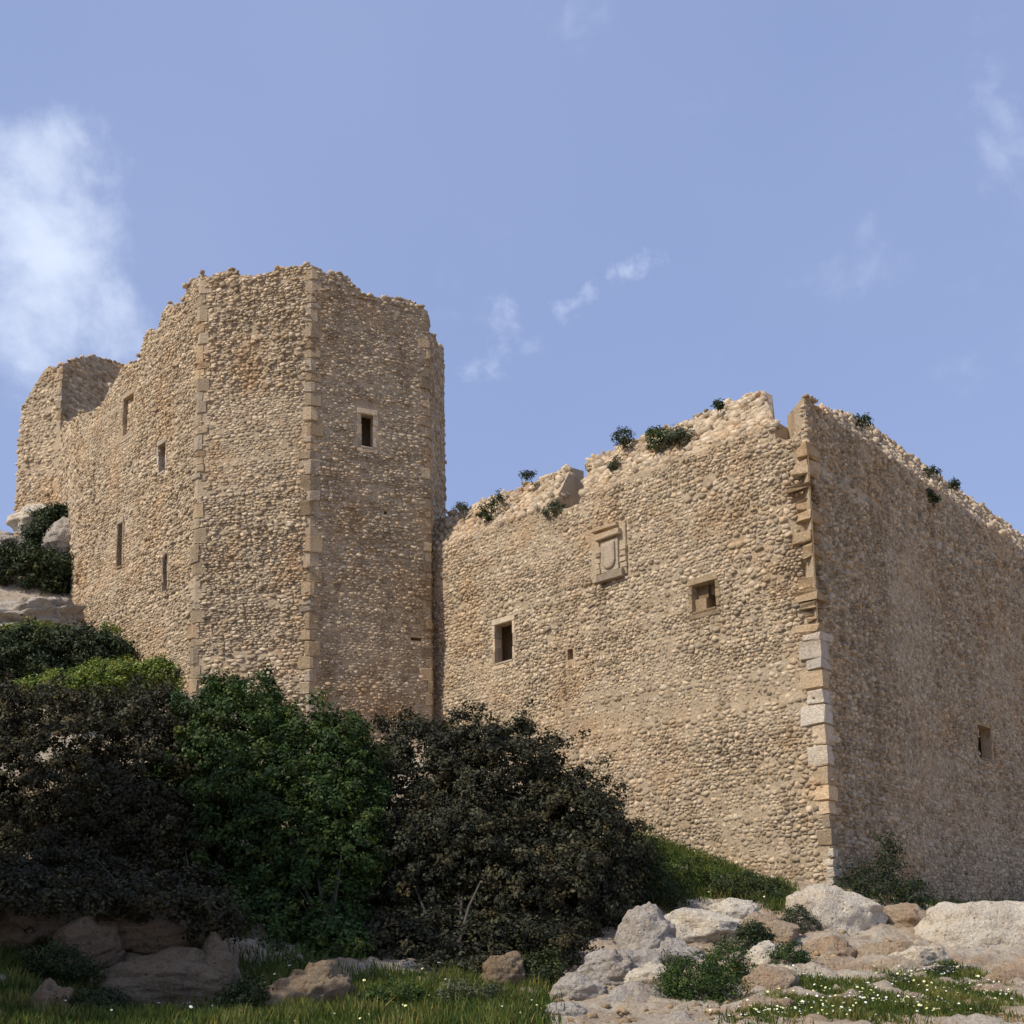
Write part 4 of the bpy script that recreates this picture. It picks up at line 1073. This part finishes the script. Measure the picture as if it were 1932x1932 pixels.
shrub('low_shrub', 'grey green herbs in the hollow below the overhanging rock', [(1385, 1800, 34, 36, 24.6, .8), (1270, 1830, 24, 34, 23.6, .8)], M_LEAF_S, 130, 34, .045, 117, cr=.13)
CG = 'plants on the bastion crest'
def tuft(u, v, ru, rv, face, back, label, mat, sd_, per=34):
    a, z = face.pix(u, v); Y = face.pt(a, z, -back).y
    shrub('crest_plant', label, [(u, v, ru, rv, Y, .9)], mat, max(14, int(ru * rv * .16)), per, .06, sd_, root=at(u, v + rv, Y), group=CG, cr=.13, cat='plant', stems=3)
tuft(1176, 826, 15, 15, F_BL, 1.15, 'dark green tuft standing out on the bastion skyline', M_LEAF_H, 121)
tuft(1245, 828, 26, 16, F_BL, .5, 'green bush under the flat stone on the bastion crest', M_LEAF_G, 122)
tuft(1280, 826, 24, 16, F_BL, .5, 'grey green bush right of the flat stone on the bastion crest', M_LEAF_S, 123)
tuft(1160, 875, 9, 12, F_BL, .5, 'small grey tuft on the slope left of the skyline tuft', M_LEAF_S, 124)
tuft(1047, 962, 20, 15, F_BL, .15, 'pale green bush in the first embrasure', M_LEAF_S, 125)
tuft(918, 966, 15, 12, F_BL, .3, 'green tuft low on the merlon next to the tower', M_LEAF_H, 126)
tuft(938, 946, 10, 12, F_BL, .6, 'grey tuft in the middle of the merlon next to the tower', M_LEAF_S, 127)
tuft(995, 898, 12, 6, F_BL, 1.2, 'dark tuft on top of the merlon next to the tower', M_LEAF_H, 128)
tuft(870, 958, 9, 9, F_BL, .9, 'small tuft beside the tower on the bastion top', M_LEAF_S, 129)
tuft(1355, 765, 6, 6, F_BL, 1.0, 'tiny dark tuft high on the long merlon', M_LEAF_H, 130)
tuft(1756, 940, 11, 15, F_BR, .0, 'green tuft growing from the shaded wall below its coping', M_LEAF_H, 131)
tuft(1628, 797, 14, 9, F_BR, .8, 'upper dark tuft on the coping of the shaded wall', M_LEAF_H, 132)
tuft(1760, 888, 10, 9, F_BR, .8, 'middle dark tuft on the coping of the shaded wall', M_LEAF_H, 133)
tuft(1800, 915, 7, 7, F_BR, .8, 'lower dark tuft on the coping of the shaded wall', M_LEAF_H, 134)

for i_, (u, v, ru, rv, Y, mt, lb) in enumerate(((470, 1890, 50, 34, 20.2, M_LEAF_H, 'dark weeds in the shade right of the cracked rock bank'), (745, 1895, 60, 36, 20.0, M_LEAF_G, 'green weeds below the middle of the big dark bush'),
        (110, 1820, 60, 30, 21.2, M_LEAF_H, 'dark weeds under the left edge rock'), (890, 1890, 60, 34, 20.3, M_LEAF_S, 'grey green weeds left of the reddish earth lump'), (180, 1905, 60, 30, 19.0, M_LEAF_H, 'weeds beside the grey rock at the bottom left'),
        (1030, 1830, 36, 30, 22.6, M_LEAF_H, 'weeds at the right foot of the big dark bush above the pinkish rock'), (1700, 1872, 50, 22, 22.0, M_LEAF_S, 'grey green herb clump in the middle of the flowery grass'), (1580, 1885, 36, 18, 21.4, M_LEAF_G, 'green herb clump at the left of the flowery grass'),
        (1790, 1850, 44, 22, 23.0, M_LEAF_H, 'green herb clump under the white rock slab'), (1420, 1765, 26, 20, 24.9, M_LEAF_H, 'small weeds between the orange layered rock and the hollow'))):
    shrub('weed_clump', lb, [(u, v, ru, rv, Y, .9), (u + ru * .7, v + rv * .4, ru * .6, rv * .6, Y, .9)], mt, 120, 30, .05, 140 + i_, group='weeds on the slope', cr=.13, cat='weeds', stems=3, tone=(.2, 1))

# grass and flowers: ground cover
def inpoly(x, y, poly):
    c = np.zeros(len(x), bool); j = len(poly) - 1
    for i in range(len(poly)):
        xi, yi, xj, yj = poly[i][0], poly[i][1], poly[j][0], poly[j][1]
        k_ = ((yi > y) != (yj > y)) & (x < (xj - xi) * (y - yi) / (yj - yi + 1e-9) + xi); c ^= k_; j = i
    return c


def cover(name, label, polys, n, h, mat, seed, width=.012, patchy=.0, lean=.5):
    r = np.random.default_rng(seed); PX = []; PY = []
    pol = [[hit(u, v) for u, v in p] for p in polys]
    A_all = [abs(sum(p[i].x * p[(i + 1) % len(p)].y - p[(i + 1) % len(p)].x * p[i].y for i in range(len(p)))) / 2 for p in pol]
    for p, a in zip(pol, A_all):
        k_ = int(n * a / sum(A_all)); xs = [q_.x for q_ in p]; ys = [q_.y for q_ in p]; got = 0
        while got < k_:
            x = r.uniform(min(xs), max(xs), 4000); y = r.uniform(min(ys), max(ys), 4000); m_ = inpoly(x, y, p)
            if patchy:
                nz = np.array([noise.noise(Vector((a_ * 1.1, b_ * 1.1, seed))) + .6 * noise.noise(Vector((a_ * 3.5, b_ * 3.5, seed))) for a_, b_ in zip(x, y)]); m_ &= nz > r.normal(-.45 + patchy, .15, len(x))
            PX.append(x[m_][:k_ - got]); PY.append(y[m_][:k_ - got]); got += m_.sum()
            if m_.sum() == 0: break
    x = np.concatenate(PX); y = np.concatenate(PY); n = len(x); x = x + r.normal(0, .16, n); y = y + r.normal(0, .35, n); z = np.concatenate([ground_np(x[i:i + 20000], y[i:i + 20000]) for i in range(0, n, 20000)])
    z = z - .03
    cl = np.array([noise.noise(Vector((a_ * 1.4, b_ * 1.4, 7))) for a_, b_ in zip(x, y)])
    hh = h * r.uniform(.45, 1.25, n) * (1 + .6 * cl); an = r.uniform(0, 6.28, n); ln = r.normal(0, lean, (n, 2)) * hh[:, None] * .6
    b = np.stack([x, y, z], 1); wv = np.stack([np.cos(an), np.sin(an), 0 * an], 1) * width
    top = b + np.stack([ln[:, 0], ln[:, 1], hh], 1); mid = b * .5 + top * .5 + np.array([0, 0, .06]) * hh[:, None]
    co = np.stack([b - wv, b + wv, mid + wv * .8, top, mid - wv * .8], 1).reshape(-1, 3)
    colr = np.stack([np.clip(.5 + .7 * cl + r.normal(0, .2, n), 0, 1), r.random(n), r.random(n)], 1)
    o = link(name, mesh_np(name, co, np.arange(5 * n), np.full(n, 5), np.repeat(colr, 5, axis=0)), mat)
    tag(o, label, 'grass', kind='stuff'); return x, y, z, hh


gA = cover('meadow_grass', 'green flowery grass on the slope at the bottom right',
           [[(1500, 1845), (1560, 1862), (1650, 1868), (1700, 1835), (1790, 1825), (1850, 1850), (1905, 1875), (1880, 1905), (1700, 1925), (1500, 1931), (1380, 1931), (1480, 1890)]], 32000, .16, M_GRASS, 201, patchy=.12)
gB = cover('meadow_grass', 'shaded grass along the bottom left under the bushes',
           [[(-40, 1790), (110, 1800), (200, 1880), (320, 1920), (420, 1900), (440, 1820), (560, 1810), (660, 1850), (900, 1840), (1000, 1810), (1040, 1880), (1010, 1950), (400, 1950), (-40, 1950)]], 38000, .24, M_GRASS, 202, patchy=.3)
gC = cover('bank_grass', 'grassy bank along the foot of the bastion wall',
           [[(1195, 1580), (1300, 1612), (1400, 1650), (1480, 1672), (1500, 1720), (1470, 1725), (1400, 1695), (1330, 1690), (1270, 1720), (1190, 1700)]], 12000, .26, M_GRASS, 203)
gD = cover('dry_grass', 'dry straw grass scattered over the bare ground', [[(1380, 1931), (1500, 1925), (1900, 1885), (1960, 1880), (1960, 1931)], [(1280, 1790), (1400, 1800), (1420, 1900), (1280, 1910)], [(1540, 1700), (1930, 1712), (1930, 1722), (1540, 1716)]], 7000, .10, M_DRY, 204)
gE = cover('bank_grass', 'green weeds along the foot of the shaded wall', [[(1600, 1697), (1960, 1706), (1960, 1720), (1740, 1716)]], 2500, .22, M_GRASS, 205)


def flowers(name, label, src, n, seed, dz=.02, s=.022):
    r = np.random.default_rng(seed); x, y, z, hh = src; i = r.integers(0, len(x), n)
    w = np.array([noise.noise(Vector((x[j] * 1.2, y[j] * 1.2, 33))) for j in i]); i = i[w > -.1]; n = len(i)
    p = np.stack([x[i], y[i], z[i] + hh[i] * r.uniform(.8, 1.2, n) + dz], 1); K = 6; sz = s * r.uniform(.6, 1.5, n)
    a = np.arange(K) * 2 * math.pi / K; nr = np.stack([r.normal(0, .4, n), -.5 + r.normal(0, .4, n), np.ones(n)], 1); nr /= np.linalg.norm(nr, axis=1)[:, None]
    t = np.cross(nr, np.array([1., 0, 0])); t /= np.linalg.norm(t, axis=1)[:, None]; b = np.cross(nr, t)
    co = p[:, None] + sz[:, None, None] * (np.cos(a)[None, :, None] * t[:, None] + np.sin(a)[None, :, None] * b[:, None])
    cen = p[:, None] + nr[:, None] * sz[:, None, None] * .35
    co = np.concatenate([co, cen], 1).reshape(-1, 3)
    lp = np.array([[k_, (k_ + 1) % K, K] for k_ in range(K)]).ravel(); lp = (lp[None] + (np.arange(n) * (K + 1))[:, None]).ravel()
    cl = np.repeat(np.stack([r.random(n)] * 3, 1), K + 1, axis=0)
    tag(link(name, mesh_np(name, co, lp, np.full(n * K, 3), cl), M_FLOWER), label, 'flowers', kind='stuff')


flowers('daisies', 'white and yellow daisies in the bottom right grass', gA, 700, 301, s=.017)
flowers('daisies', 'few pale flowers in the shaded grass at the bottom left', gB, 60, 302)
flowers('daisies', 'pale flowers on the grassy bank by the bastion', gC, 60, 303)

# loose scree on the slope
r = np.random.default_rng(401); sc_ = []
for poly, n, lo_, hi_ in (([(1150, 1760), (1430, 1760), (1500, 1840), (1480, 1931), (1020, 1931), (1040, 1850)], 420, .03, .13), ([(1480, 1760), (1760, 1760), (1740, 1850), (1560, 1850)], 200, .03, .12),
                          ([(1500, 1931), (1931, 1890), (1931, 1931)], 90, .02, .06), ([(0, 1760), (420, 1780), (430, 1900), (0, 1850)], 160, .04, .14)):
    pw = [hit(u, v) for u, v in poly]; xs = [p.x for p in pw]; ys = [p.y for p in pw]; k_ = 0
    while k_ < n:
        x = r.uniform(min(xs), max(xs)); y = r.uniform(min(ys), max(ys))
        if not inpoly(np.array([x]), np.array([y]), pw)[0]: continue
        a = lo_ + (hi_ - lo_) * r.random() ** 2.5; sc_.append(loose_rock((x, y, ground(x, y) + a * .2), a * 1.3, a, a * .75, int(r.integers(1e6)))); k_ += 1
o = joined_rocks('scree', sc_, M_OCHRE, None); tag(o, 'loose stones scattered over the slope', 'stones')
